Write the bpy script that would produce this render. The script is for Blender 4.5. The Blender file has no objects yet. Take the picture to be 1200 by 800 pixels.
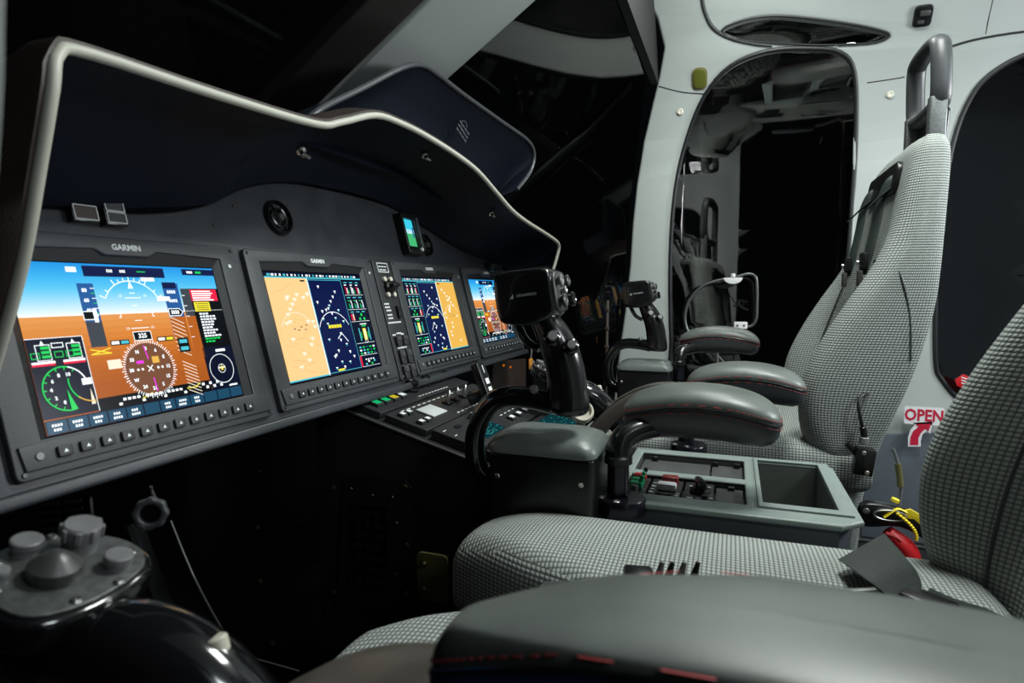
import bpy, bmesh, math, random
from mathutils import Vector as V, Matrix, geometry
random.seed(7)
R = math.radians
sc = bpy.context.scene
col = sc.collection
EYE = 0.72                                   # eye height above the cockpit floor; geometry is written relative to the eye

# ------------------------------------------------------------------ camera model
F = 720.0; PH = R(19.8); TH = math.atan(60/720)
cf = V((math.cos(PH)*math.cos(TH), math.sin(PH)*math.cos(TH), -math.sin(TH)))
cr = V((math.sin(PH), -math.cos(PH), 0)); cu = cr.cross(cf)
def ray(x, y): return cf + cr*((x-600)/F) - cu*((y-400)/F)
def onplane(x, y, p0, n):
    d = ray(x, y); return d*(V(p0).dot(V(n))/d.dot(V(n)))
def onX(x, y, v): return onplane(x, y, (v,0,0), (1,0,0))
def onY(x, y, v): return onplane(x, y, (0,v,0), (0,1,0))
def onZ(x, y, v): return onplane(x, y, (0,0,v), (0,0,1))

# ------------------------------------------------------------------ materials
M = {}
def mat(name, c, rough=0.5, metal=0.0, noise=0.0, nscale=40, bump=0.0, bscale=300, spec=0.5, coat=0.0):
    m = bpy.data.materials.new(name); m.use_nodes = True
    nt = m.node_tree; b = nt.nodes['Principled BSDF']
    b.inputs['Base Color'].default_value = (*c, 1); b.inputs['Roughness'].default_value = rough
    b.inputs['Metallic'].default_value = metal
    b.inputs['Specular IOR Level'].default_value = spec
    b.inputs['Coat Weight'].default_value = coat
    tc = nt.nodes.new('ShaderNodeTexCoord')
    if noise > 0:
        n = nt.nodes.new('ShaderNodeTexNoise'); n.inputs['Scale'].default_value = nscale; n.inputs['Detail'].default_value = 4
        nt.links.new(tc.outputs['Object'], n.inputs['Vector'])
        r = nt.nodes.new('ShaderNodeMapRange'); r.inputs['From Min'].default_value = .3; r.inputs['From Max'].default_value = .7
        r.inputs['To Min'].default_value = 1-noise; r.inputs['To Max'].default_value = 1+noise
        nt.links.new(n.outputs['Fac'], r.inputs['Value'])
        x = nt.nodes.new('ShaderNodeVectorMath'); x.operation = 'SCALE'; x.inputs[0].default_value = c
        nt.links.new(r.outputs['Result'], x.inputs['Scale']); nt.links.new(x.outputs['Vector'], b.inputs['Base Color'])
        r2 = nt.nodes.new('ShaderNodeMapRange'); r2.inputs['To Min'].default_value = max(0, rough-.08); r2.inputs['To Max'].default_value = min(1, rough+.08)
        nt.links.new(n.outputs['Fac'], r2.inputs['Value']); nt.links.new(r2.outputs['Result'], b.inputs['Roughness'])
    if bump > 0:
        n = nt.nodes.new('ShaderNodeTexNoise'); n.inputs['Scale'].default_value = bscale; n.inputs['Detail'].default_value = 3
        nt.links.new(tc.outputs['Object'], n.inputs['Vector'])
        bp = nt.nodes.new('ShaderNodeBump'); bp.inputs['Strength'].default_value = bump; bp.inputs['Distance'].default_value = .002
        nt.links.new(n.outputs['Fac'], bp.inputs['Height']); nt.links.new(bp.outputs['Normal'], b.inputs['Normal'])
    M[name] = m; return m
def emit(name, c, s=1.0):
    m = bpy.data.materials.new(name); m.use_nodes = True
    b = m.node_tree.nodes['Principled BSDF']
    b.inputs['Base Color'].default_value = (0,0,0,1); b.inputs['Roughness'].default_value = .25
    b.inputs['Specular IOR Level'].default_value = .1
    b.inputs['Emission Color'].default_value = (*c, 1); b.inputs['Emission Strength'].default_value = s
    M[name] = m; return m
def srgb(r, g, b):
    f = lambda c: c/12.92 if c <= .04045 else ((c+.055)/1.055)**2.4
    return (f(r/255), f(g/255), f(b/255))

mat('panel', (.030,.034,.040), .42, noise=.12, nscale=25, bump=.15, bscale=900)
mat('bezel', (.040,.044,.049), .45, noise=.08, bump=.2, bscale=1200)
mat('bezel_dark', (.010,.011,.013), .5)
mat('black', (.006,.006,.007), .32, noise=.1)
mat('black_matte', (.0035,.0035,.004), .8, noise=.2)
mat('gloss_black', (.006,.006,.007), .12, coat=.5)
mat('grip_black', (.008,.008,.009), .22, coat=.3)
mat('anodised', (.010,.009,.016), .22, metal=.4)
mat('hood_inner', (.003,.006,.014), .65, noise=.1, spec=.22)
mat('rail_dark', (.016,.014,.013), .5)
mat('hood_skin', (.030,.020,.016), .55, noise=.15, bump=.2, bscale=500)
mat('hood_rim', (.42,.42,.36), .45)
mat('visor_rim', (.055,.06,.066), .3)
mat('key', (.022,.024,.027), .5)
mat('white_mark', (.75,.78,.78), .5)
mat('logo_mark', (.55,.58,.58), .5)
mat('steel', (.55,.55,.53), .3, metal=1)
mat('grey_metal', (.15,.16,.16), .42, metal=.7, noise=.2, nscale=200)
mat('brass', (.42,.34,.18), .35, metal=1)
mat('knob_grey', (.17,.17,.175), .4, noise=.1)
mat('knob_dark', (.05,.05,.05), .35)
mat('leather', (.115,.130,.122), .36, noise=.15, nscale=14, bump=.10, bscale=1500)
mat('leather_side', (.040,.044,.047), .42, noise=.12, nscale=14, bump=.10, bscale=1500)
mat('leather_brown', (.085,.075,.066), .38, noise=.15, bump=.10, bscale=1500)
mat('stitch', (.42,.045,.05), .6)
mat('blue_screen_spill', (.012,.055,.16), .4, bump=.10, bscale=1500)  # light of the screens on leather, put into the base colour
mat('pad_green', (.135,.155,.148), .34, noise=.1, bump=.15, bscale=600)
mat('paint_white', (.40,.435,.42), .34, noise=.02, nscale=6, bump=.03, bscale=900)
mat('paint_grey', (.115,.135,.160), .4, noise=.04, bump=.1, bscale=900)
mat('console', (.215,.26,.245), .38, noise=.04, bump=.15, bscale=1000)
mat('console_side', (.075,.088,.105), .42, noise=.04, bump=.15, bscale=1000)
mat('bin_liner', (.105,.118,.108), .5, noise=.05)
mat('tray', (.060,.063,.064), .45, noise=.08)
mat('switch_panel', (.022,.023,.025), .42)
mat('red', (.55,.012,.018), .35)
mat('red_dark', (.30,.02,.02), .4)
mat('green_knob', (.01,.30,.13), .35)
mat('yellow', (.80,.62,.02), .45)
mat('orange', (.65,.25,.03), .5)
mat('ivory', (.62,.60,.50), .35)
mat('brown_panel', (.040,.026,.022), .5, noise=.1)
mat('olive', (.17,.16,.065), .45, metal=.2)
mat('olive_lens', (.085,.095,.012), .35)
mat('carpet', (.006,.006,.007), .95, noise=.3, bump=.4)
mat('plate_black', (.014,.014,.015), .35)
mat('webbing', (.014,.022,.019), .42, bump=.3, bscale=900)
mat('rubber', (.010,.011,.013), .5)
mat('cable', (.012,.012,.012), .4)
mat('sticker_white', (.80,.80,.82), .4)
mat('sticker_red', (.55,.015,.05), .4)
mat('sensor', (.02,.02,.02), .25)

# screen colours
def ramp(stops, n):
    out = []
    for i in range(n):
        t = i/(n-1)*(len(stops)-1); k = min(int(t), len(stops)-2); f = t-k
        out.append(tuple(stops[k][q]*(1-f)+stops[k+1][q]*f for q in range(3)))
    return out
for i, c in enumerate(ramp([(35,150,228),(60,178,238),(95,200,242),(165,222,246),(235,247,255)], 20)): emit('sky%d' % i, srgb(*c), 1.08)
for i, c in enumerate(ramp([(236,158,84),(222,132,52),(196,106,34),(178,92,28)], 12)): emit('earth%d' % i, srgb(*c), 1.0)
emit('s_navy', srgb(6,14,40), 1.0); emit('s_deep', srgb(8,24,78), .9); emit('s_blk', srgb(2,6,12), 1.0)
emit('s_white', (.9,.97,1), 1.35); emit('s_green', srgb(30,225,100), .95); emit('s_cyan', srgb(90,215,235), .9)
emit('s_mag', srgb(240,60,230), 1.2); emit('s_red', srgb(235,30,70), 1.1); emit('s_yel', srgb(240,225,60), 1.2)
emit('s_sand', srgb(255,212,146), 1.05); emit('s_sand2', srgb(226,180,110), 1.0); emit('s_pale', srgb(255,240,215), 1.1)
emit('s_gold', srgb(245,190,85), 1.0); emit('s_grey', srgb(70,76,84), .9); emit('s_key', srgb(30,80,110), .9); emit('s_tape', srgb(40,100,170), .9)
emit('s_hsi', srgb(130,84,58), .9); emit('s_teal', srgb(20,110,110), .8); emit('s_grass', srgb(70,190,120), 1.0); emit('s_aqua', srgb(60,200,225), 1.1)
emit('s_dot', (.8,.95,.9), .9); emit('lit_green', srgb(20,200,120), .8); emit('lit_yel', srgb(220,200,50), .8); emit('lcd_teal', srgb(20,90,100), .35); emit('lcd_bit', srgb(70,190,190), .45)
emit('lit_amber', srgb(220,120,20), .6)

# woven seat fabric, mapped in metres
def fabric(name, dark, light, pitch=.0057):
    m = bpy.data.materials.new(name); m.use_nodes = True; nt = m.node_tree; L = nt.links
    b = nt.nodes['Principled BSDF']; b.inputs['Roughness'].default_value = .75; b.inputs['Specular IOR Level'].default_value = .3
    uv = nt.nodes.new('ShaderNodeUVMap'); uv.uv_map = 'UVMap'
    sp = nt.nodes.new('ShaderNodeSeparateXYZ'); L.new(uv.outputs['UV'], sp.inputs[0])
    def mth(op, a, bb=None):
        n = nt.nodes.new('ShaderNodeMath'); n.operation = op
        for i, q in enumerate((a, bb)):
            if q is None: continue
            if isinstance(q, (int, float)): n.inputs[i].default_value = q
            else: L.new(q, n.inputs[i])
        return n.outputs[0]
    sx = mth('ABSOLUTE', mth('SINE', mth('MULTIPLY', sp.outputs['X'], math.pi/pitch)))
    sy = mth('ABSOLUTE', mth('SINE', mth('MULTIPLY', sp.outputs['Y'], math.pi/(pitch*.78))))
    s = mth('MULTIPLY', mth('POWER', sx, .7), mth('POWER', sy, .9))
    mr = nt.nodes.new('ShaderNodeMapRange'); mr.interpolation_type = 'SMOOTHSTEP'
    mr.inputs['From Min'].default_value = .22; mr.inputs['From Max'].default_value = .68; L.new(s, mr.inputs['Value'])
    tc = nt.nodes.new('ShaderNodeTexCoord'); no = nt.nodes.new('ShaderNodeTexNoise'); no.inputs['Scale'].default_value = 9
    L.new(tc.outputs['Object'], no.inputs['Vector'])
    mx = nt.nodes.new('ShaderNodeMix'); mx.data_type = 'RGBA'; mx.inputs['A'].default_value = (*dark,1); mx.inputs['B'].default_value = (*light,1)
    L.new(mr.outputs['Result'], mx.inputs['Factor'])
    m2 = nt.nodes.new('ShaderNodeMix'); m2.data_type = 'RGBA'; m2.blend_type = 'MULTIPLY'; m2.inputs['Factor'].default_value = .25
    L.new(mx.outputs['Result'], m2.inputs['A']); L.new(no.outputs['Fac'], m2.inputs['B']); L.new(m2.outputs['Result'], b.inputs['Base Color'])
    bp = nt.nodes.new('ShaderNodeBump'); bp.inputs['Strength'].default_value = .7; bp.inputs['Distance'].default_value = .0012
    L.new(s, bp.inputs['Height']); L.new(bp.outputs['Normal'], b.inputs['Normal'])
    M[name] = m
fabric('fabric', (.165,.180,.172), (.45,.49,.465))

# perforated sheet: dark with regular holes
def perfo(name, c, pitch):
    m = bpy.data.materials.new(name); m.use_nodes = True; nt = m.node_tree; L = nt.links
    b = nt.nodes['Principled BSDF']; b.inputs['Roughness'].default_value = .4; b.inputs['Metallic'].default_value = .6
    uv = nt.nodes.new('ShaderNodeUVMap'); uv.uv_map = 'UVMap'
    vo = nt.nodes.new('ShaderNodeTexVoronoi'); vo.inputs['Randomness'].default_value = 0; vo.inputs['Scale'].default_value = 1/pitch
    L.new(uv.outputs['UV'], vo.inputs['Vector'])
    cr_ = nt.nodes.new('ShaderNodeValToRGB'); cr_.color_ramp.elements[0].position = .3; cr_.color_ramp.elements[0].color = (*[q*6 for q in c],1)
    cr_.color_ramp.elements[1].position = .38; cr_.color_ramp.elements[1].color = (*c,1)
    L.new(vo.outputs['Distance'], cr_.inputs['Fac']); L.new(cr_.outputs['Color'], b.inputs['Base Color'])
    M[name] = m
perfo('perforated', (.006,.006,.006), .018)

def glassmat(name, tint, ior=1.75, rough=.0):
    m = bpy.data.materials.new(name); m.use_nodes = True
    b = m.node_tree.nodes['Principled BSDF']
    b.inputs['Base Color'].default_value = (*tint,1); b.inputs['Roughness'].default_value = rough
    b.inputs['IOR'].default_value = ior; b.inputs['Transmission Weight'].default_value = 1.0
    M[name] = m
glassmat('glass', (.5,.48,.46), 1.9)
glassmat('glass_screen', (.5,.48,.46), 1.5)
glassmat('glass_clear', (.9,.92,.9), 1.45)

# ------------------------------------------------------------------ mesh building
def frame(o, x, n):
    n = V(n).normalized(); x = V(x); x = (x - n*x.dot(n)).normalized(); y = n.cross(x)
    m = Matrix((x, y, n)).transposed().to_4x4(); m.translation = V(o); return m
def catmull(pts, n, closed=False):
    P = [tuple(p) for p in pts]; k = len(P[0]); out = []
    N = len(P); segs = N if closed else N-1
    for i in range(segs):
        g = lambda j: P[j % N] if closed else P[max(0, min(N-1, j))]
        a, b, c, d = g(i-1), g(i), g(i+1), g(i+2)
        for s in range(n):
            t = s/n
            out.append(tuple(.5*((2*b[q]) + (-a[q]+c[q])*t + (2*a[q]-5*b[q]+4*c[q]-d[q])*t*t + (-a[q]+3*b[q]-3*c[q]+d[q])*t**3) for q in range(k)))
    if not closed: out.append(P[-1])
    return out
def rrect(w, h, r, seg=5, cx=0, cy=0):
    out = []
    for (sx, sy, a0) in ((1,1,0), (-1,1,90), (-1,-1,180), (1,-1,270)):
        for i in range(seg+1):
            a = R(a0 + 90*i/seg); out.append((cx + sx*(w/2-r) + r*math.cos(a), cy + sy*(h/2-r) + r*math.sin(a)))
    return out

class MB:
    def __init__(s): s.bm = bmesh.new(); s.mats = []
    def mi(s, m):
        if m not in s.mats: s.mats.append(m)
        return s.mats.index(m)
    def merge(s, b2, T, m):
        i = s.mi(m)
        for f in b2.faces: f.material_index = i
        if T is not None: b2.transform(T)
        me = bpy.data.meshes.new('tmp'); b2.to_mesh(me); b2.free(); s.bm.from_mesh(me); bpy.data.meshes.remove(me); return s
    def box(s, c, size, m, T=None, bev=0, seg=2, rot=None):
        b = bmesh.new(); bmesh.ops.create_cube(b, size=1); b.transform(Matrix.Diagonal((*size, 1)))
        if bev: bmesh.ops.bevel(b, geom=b.edges[:], offset=min(bev, min(size)*.49), segments=seg, profile=.5, affect='EDGES')
        if rot is not None: b.transform(rot)
        b.transform(Matrix.Translation(V(c))); return s.merge(b, T, m)
    def cyl(s, p0, p1, r, m, r2=None, seg=20, bev=0, T=None):
        p0, p1 = V(p0), V(p1); h = (p1-p0).length; r2 = r if r2 is None else r2
        pr_ = [(0,0), (r,0), (r2,h), (0,h)]
        if bev: pr_ = [(0,0), (r-bev,0), (r,bev), (r2,h-bev), (r2-bev,h), (0,h)]
        n = (p1-p0).normalized(); x = V((1,0,0)) if abs(n.x) < .9 else V((0,1,0))
        L = frame(p0, x, n); return s.lathe(pr_, m, L if T is None else T @ L, seg)
    def lathe(s, prof, m, T=None, seg=24):
        b = bmesh.new(); rings = []
        for (r, z) in prof:
            if r < 1e-6: rings.append([b.verts.new((0,0,z))])
            else: rings.append([b.verts.new((r*math.cos(2*math.pi*i/seg), r*math.sin(2*math.pi*i/seg), z)) for i in range(seg)])
        for a, c in zip(rings, rings[1:]):
            for i in range(seg):
                j = (i+1) % seg
                if len(a) == 1 and len(c) == 1: continue
                if len(a) == 1: b.faces.new((a[0], c[j], c[i]))
                elif len(c) == 1: b.faces.new((a[i], a[j], c[0]))
                else: b.faces.new((a[i], a[j], c[j], c[i]))
        bmesh.ops.recalc_face_normals(b, faces=b.faces[:]); return s.merge(b, T, m)
    def tube(s, pts, r, m, seg=12, sub=6, T=None, up=(0,0,1), closed=False, flat=None):
        """pts: list of points; r: radius, or one (a, b) pair / radius per point"""
        rr = []
        for i in range(len(pts)):
            q = r[i] if isinstance(r, list) else r
            rr.append(q if isinstance(q, tuple) else (q, q))
        P = [tuple(p) + rr[i] for i, p in enumerate(pts)]
        C = catmull(P, sub, closed) if sub > 1 else P
        b = bmesh.new(); rings = []; n = len(C); prev = V(up)
        for i, c in enumerate(C):
            p = V(c[:3])
            a = V(C[(i-1) % n][:3]) if (closed or i > 0) else p
            d = V(C[(i+1) % n][:3]) if (closed or i < n-1) else p
            t = (d-a).normalized()
            side = t.cross(prev)
            if side.length < 1e-4: side = t.cross(V((0.3,1,0.2)))
            side.normalize(); u = side.cross(t).normalized(); prev = u
            rings.append([b.verts.new(p + side*math.cos(2*math.pi*k/seg)*c[3] + u*math.sin(2*math.pi*k/seg)*c[4]) for k in range(seg)])
        for i in range(n if closed else n-1):
            A, B = rings[i], rings[(i+1) % n]
            for k in range(seg): b.faces.new((A[k], A[(k+1) % seg], B[(k+1) % seg], B[k]))
        if not closed: b.faces.new(rings[0]); b.faces.new(rings[-1])
        bmesh.ops.recalc_face_normals(b, faces=b.faces[:]); return s.merge(b, T, m)
    def loft(s, rings, m, T=None, cap=True, closed=True):
        b = bmesh.new(); RR = [[b.verts.new(p) for p in r] for r in rings]
        for A, B in zip(RR, RR[1:]):
            n = len(A)
            for k in range(n if closed else n-1): b.faces.new((A[k], A[(k+1) % n], B[(k+1) % n], B[k]))
        if cap and closed: b.faces.new(RR[0]); b.faces.new(RR[-1])
        bmesh.ops.recalc_face_normals(b, faces=b.faces[:]); return s.merge(b, T, m)
    def slab(s, outer, holes, thick, m, T=None, bev=0, cuts=None, fn=None, res=2):
        """outline in local xy with holes, thickness along local z (z=0 back .. thick front)"""
        cu_ = bpy.data.curves.new('tmp', 'CURVE'); cu_.dimensions = '2D'; cu_.fill_mode = 'BOTH'
        cu_.extrude = max(thick/2-bev, 0); cu_.bevel_depth = bev; cu_.bevel_resolution = res; cu_.offset = -bev
        for loop in [outer] + list(holes):
            sp = cu_.splines.new('POLY'); sp.points.add(len(loop)-1)
            for q, (x, y) in zip(sp.points, loop): q.co = (x, y, 0, 1)
            sp.use_cyclic_u = True
        ob = bpy.data.objects.new('tmp', cu_); me = ob.to_mesh(); b = bmesh.new(); b.from_mesh(me); ob.to_mesh_clear()
        bpy.data.objects.remove(ob); bpy.data.curves.remove(cu_)
        b.transform(Matrix.Translation((0,0,thick/2)))
        bmesh.ops.remove_doubles(b, verts=b.verts[:], dist=1e-6)
        for (co, no) in (cuts or []):
            bmesh.ops.bisect_plane(b, geom=b.verts[:]+b.edges[:]+b.faces[:], plane_co=co, plane_no=no, dist=1e-6)
        if fn:
            for v in b.verts: v.co = fn(v.co)
        bmesh.ops.recalc_face_normals(b, faces=b.faces[:])
        return s.merge(b, T, m)
    def text(s, t, size, m, T, thick=.0002, align='CENTER', bold=0.0):
        cu_ = bpy.data.curves.new('tmp', 'FONT'); cu_.body = t; cu_.size = size; cu_.extrude = thick
        cu_.align_x = align; cu_.align_y = 'CENTER'; cu_.resolution_u = 2; cu_.offset = bold
        ob = bpy.data.objects.new('tmp', cu_); me = ob.to_mesh(); b = bmesh.new(); b.from_mesh(me); ob.to_mesh_clear()
        bpy.data.objects.remove(ob); bpy.data.curves.remove(cu_); return s.merge(b, T, m)
    # flat artwork for screens: mm units on a frame, layer = height
    def poly(s, pts, m, T, z=0):
        b = bmesh.new(); b.faces.new([b.verts.new((x, y, z)) for x, y in pts]); return s.merge(b, T, m)
    def rect(s, x0, y0, x1, y1, m, T, z=0): return s.poly([(x0,y0),(x1,y0),(x1,y1),(x0,y1)], m, T, z)
    def line(s, pts, w, m, T, z=0, closed=False):
        b = bmesh.new(); n = len(pts)
        for i in range(n if closed else n-1):
            a, c = V(pts[i]), V(pts[(i+1) % n]); d = (c-a)
            if d.length < 1e-9: continue
            d.normalize(); q = V((-d.y, d.x))*w/2; a = a - d*w*.2; c = c + d*w*.2
            b.faces.new([b.verts.new((*p, z)) for p in (a-q, c-q, c+q, a+q)])
        return s.merge(b, T, m)
    def arc(s, cx, cy, r, a0, a1, w, m, T, z=0, n=28, ry=None):
        ry = ry or r
        return s.line([(cx + r*math.cos(R(a0+(a1-a0)*i/n)), cy + ry*math.sin(R(a0+(a1-a0)*i/n))) for i in range(n+1)], w, m, T, z)
    def build(s, name, parent=None, smooth=35, uv=True, sub=0):
        me = bpy.data.meshes.new(name)
        s.bm.normal_update()
        if uv:
            ul = s.bm.loops.layers.uv.get('UVMap') or s.bm.loops.layers.uv.new('UVMap')
            for f in s.bm.faces:
                n = f.normal; ax = max(range(3), key=lambda i: abs(n[i]))
                for l in f.loops:
                    c = l.vert.co; l[ul].uv = (c.y, c.z) if ax == 0 else ((c.x, c.z) if ax == 1 else (c.x, c.y))
        s.bm.to_mesh(me); s.bm.free()
        for m in s.mats: me.materials.append(M[m])
        if smooth:
            me.shade_smooth(); me.set_sharp_from_angle(angle=R(smooth))
        o = bpy.data.objects.new(name, me); col.objects.link(o)
        if parent: o.parent = parent
        if sub:
            d = o.modifiers.new('sub', 'SUBSURF'); d.levels = sub; d.render_levels = sub
        return o

def tag(o, label, cat, group=None, kind=None):
    o['label'] = label; o['category'] = cat
    if group: o['group'] = group
    if kind: o['kind'] = kind
    return o
def thing(name, label, cat, group=None):
    o = bpy.data.objects.new(name, None); o.empty_display_size = .05; col.objects.link(o); return tag(o, label, cat, group)
def struct(o): o['kind'] = 'structure'; return o
def descend(o):
    out = [o]
    for c in o.children: out += descend(c)
    return out
DONE = set()
def recentre(root):
    """put the origin of a thing at the middle of its base"""
    if root.name in DONE: return
    DONE.add(root.name)
    ms = [o for o in descend(root) if o.type == 'MESH']
    P = [v.co for o in ms for v in o.data.vertices]
    if not P: return
    b = V(((min(p.x for p in P)+max(p.x for p in P))/2, (min(p.y for p in P)+max(p.y for p in P))/2, min(p.z for p in P)))
    seen = set()
    for o in ms:
        if o.data.name in seen: continue
        seen.add(o.data.name); o.data.transform(Matrix.Translation(-b))
    root.location = root.location + b
def copy_tree(o, parent=None, dx=(0,0,0), label=None, top=True):
    if top: recentre(o)
    c = o.copy(); col.objects.link(c); c.parent = parent
    if top:
        c.location = o.location + V(dx); DONE.add(c.name)
        if label: c['label'] = label
    for ch in o.children: copy_tree(ch, c, top=False)
    return c
def screw(mb, T, r=.003, m='steel'):
    mb.lathe([(0,0),(r,0),(r,.0006),(r*.75,.0014),(r*.3,.0014),(r*.25,.0008),(0,.0008)], m, T, 12)

# ================================================================== SHELL
WX = 1.95
def g_(z): return 1.05*max(0, z-.35)**2
def onwall(px, py, off=0):
    d = ray(px, py); lo, hi = .3, 3.5
    for _ in range(50):
        t = (lo+hi)/2; p = d*t
        if p.x > WX - off - g_(p.z): hi = t
        else: lo = t
    return d*lo
def W2(px, py): p = onwall(px, py); return (p.y, p.z)
def bend(off=0):
    """local (y, z, n) -> world: n=0 is the outer skin, positive n towards the cabin"""
    return lambda c: V((WX + off - c.z - g_(c.y), c.x, c.y))
cuts = [((0, .35+.05*i, 0), (0,1,0)) for i in range(15)]
front = [W2(*p) for p in [(752,-14),(770,22),(778,55),(772,90),(765,118),(754,165),(746,215),(741,262),(738,310),(732,365),(723,430),(719,470)]]
win1 = [W2(*p) for p in catmull([(793,455),(787,400),(786,300),(792,220),(806,160),(826,112),(856,78),(900,60),(950,57),(985,62),(1001,85),(1003,150),(999,230),(992,320),(984,400),(978,460),(900,470)], 4, True)]
win2 = [W2(*p) for p in catmull([(1096,420),(1097,330),(1104,250),(1114,180),(1132,125),(1160,88),(1215,60),(1300,50),(1370,80),(1380,250),(1370,420),(1290,470),(1180,480),(1130,470),(1104,445)], 4, True)]
roofw = [W2(*p) for p in catmull([(846,36),(872,24),(905,19),(950,22),(1005,30),(1038,38),(1040,44),(1018,51),(960,53),(900,50),(862,46)], 3, True)]
outer = front + [(.40,-.72), (-1.3,-.72), (-1.3,1.02), (.27,1.02)]
outer = [p for p in front] + [(front[-1][0]+.02,-.72), (-1.3,-.72), (-1.3,1.02), (front[0][0]+.02,1.02)]
mb = MB(); mb.slab(outer, [win1, win2, roofw], .035, 'paint_white', bev=.008, cuts=cuts, fn=bend(.035), res=3)
wall = struct(mb.build('wall_right', smooth=40))
# lower door panel, seam lines, caps
def wallpart(name, loop, holes, t, m, off=0, bev=.003, parent=None):
    mb = MB(); mb.slab(loop, holes, t, m, bev=bev, cuts=cuts, fn=bend(off)); return mb.build(name, parent)
low = [W2(*p) for p in [(1020,508),(1120,505),(1300,500)]] + [(-1.25,-.70), (-.36,-.70), (-.36,-.60)]
o = wallpart('trim_1', low, [], .012, 'paint_grey', off=-.0005)
struct(o)
def strip(pxs, w, t, m, name, n=1, off=0.0):
    """raised bead following the wall"""
    mb = MB(); pts = [onwall(*p, off=off) for p in pxs]; mb.tube(pts, w, m, seg=8, sub=4); return struct(mb.build(name))
strip([(772,101),(800,108),(829,110)], .0016, 0, 'rubber', 'trim_2')
strip([(1016,97),(1050,92),(1060,90)], .0014, 0, 'rubber', 'trim_3')
strip([(1064,92),(1075,72),(1100,60),(1140,47),(1200,37),(1280,30)], .003, 0, 'rubber', 'trim_4')
strip([(1166,-10),(1160,15),(1155,40)], .0012, 0, 'rubber', 'trim_5')
strip([(822,-10),(826,12),(836,32),(856,44),(884,51),(905,53)], .005, 0, 'grey_metal', 'trim_6')
strip([(1002,155),(1000,240),(995,330)], .004, 0, 'paint_white', 'trim_7', off=.001)
# glass
def glass(name, loop, bulge, seal_r=.006):
    cy = sum(p[0] for p in loop)/len(loop); cz = sum(p[1] for p in loop)/len(loop)
    hy = max(abs(p[0]-cy) for p in loop); hz = max(abs(p[1]-cz) for p in loop)
    cc = [((cy+hy*i/7,0,0),(1,0,0)) for i in range(-6,7)] + [((0,cz+hz*i/10,0),(0,1,0)) for i in range(-9,10)]
    def fn(c):
        d = min(1, ((c.x-cy)/hy)**2 + ((c.y-cz)/hz)**2)
        return V((WX + .024 - c.z - g_(c.y) + bulge*(1-d)**1.0, c.x, c.y))
    sc_ = [(cy+(a-cy)*1.02, cz+(b-cz)*1.015) for a, b in loop]
    mb = MB(); mb.slab(sc_, [], .004, 'glass', cuts=cc, fn=fn); g = struct(mb.build(name, smooth=80))
    mb = MB(); mb.tube([(WX-.002-g_(b), a, b) for a, b in loop], seal_r, 'rubber', seg=8, sub=1, closed=True, up=(1,0,0))
    mb.build('window_seal', g); return g
glass('window_1', win1, .04)
glass('window_2', win2, .05)
glass('window_3', roofw, .02, .003)
# outer door frame visible through glass base
# ceiling, front bulkhead, floor
mb = MB()
nx, ny = 10, 2
xs = [WX-g_(1.0)+.0] + [1.3, 1.0, .7, .35, .05]
mb.loft([[(x, y, z) for (y, z) in ((.26,.99+.02*k),(-.2,1.0+.02*k),(-1.3,1.0+.02*k),(-1.3,1.03+.02*k),(.26,1.03+.02*k))] for k, x in enumerate(xs)], 'paint_white')
struct(mb.build('ceiling'))
mb = MB(); mb.box((.95,.0,-.735), (2.1,3.4,.03), 'carpet'); struct(mb.build('floor'))
mb = MB(); mb.box((1.0,1.30,-.30), (2.2,.03,.86), 'black_matte'); struct(mb.build('wall_front'))
mb = MB(); mb.box((1.0,-1.31,.15), (2.0,.03,1.74), 'paint_grey'); struct(mb.build('wall_back'))

mb = MB(); mb.slab([(-.36,-.72),(-1.3,-.72),(-1.3,1.02),(-.36,1.02)], [rrect(.56,.74,.20,8,-.84,.14)], .035, 'paint_white', bev=.006, fn=lambda c: V((-.05-c.z, c.x, c.y)))
struct(mb.build('wall_left'))
mb = MB(); mb.slab(rrect(.58,.76,.20,8,-.84,.14), [], .004, 'glass', fn=lambda c: V((-.070-c.z, c.x, c.y))); struct(mb.build('window_7'))
# windshield on a sloping plane
WN = V((0,.65,1)).normalized(); WP = V((0,.396,.5))
def onws(px, py): return onplane(px, py, WP, WN)
def wsslab(name, pts, t, m, bev=.004, lift=0):
    T = frame(WP + WN*lift, (1,0,0), WN)
    inv = T.inverted(); loop = [(q.x, q.y) for q in (inv @ p for p in pts)]
    mb = MB(); mb.slab(loop, [], t, m, T=T, bev=bev); return mb
P = [onws(*p) for p in [(505,0),(630,0)]]
a = [V((.908,.463,.456)), V((.925,.66,.331)), V((1.135,.66,.331)), V((1.117,.352,.528)), V((1.105,.05,.72)), V((.90,.05,.72))]
a = [onplane(p.x and 0 or 0, 0, WP, WN) if False else p for p in a]
def wsp(x, y): return V((x, y, .5-.65*(y-.396)))
post = [wsp(.915,.70), wsp(1.125,.70), wsp(1.117,.35), wsp(1.112,.235), wsp(.906,.235), wsp(.908,.46)]
o = wsslab('trim_8', post, .03, 'paint_white', .006).build('trim_8'); struct(o)
rail = [wsp(.82,.80), wsp(.912,.68), wsp(.904,.46), wsp(.902,.235), wsp(.808,.235), wsp(.815,.46)]
o = wsslab('trim_9', rail, .025, 'rail_dark', .005, lift=.004).build('trim_9'); struct(o)
o = wsslab('window_4', [wsp(.10,.95), wsp(.905,.95), wsp(.905,.235), wsp(.10,.235)], .005, 'glass_screen', 0, lift=.035).build('window_4'); struct(o)
o = wsslab('window_5', [wsp(1.12,.95), wsp(1.93,.62), wsp(1.93,.34), wsp(1.86,.25), wsp(1.12,.235)], .005, 'glass_screen', 0, lift=.012).build('window_5'); struct(o)
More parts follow.
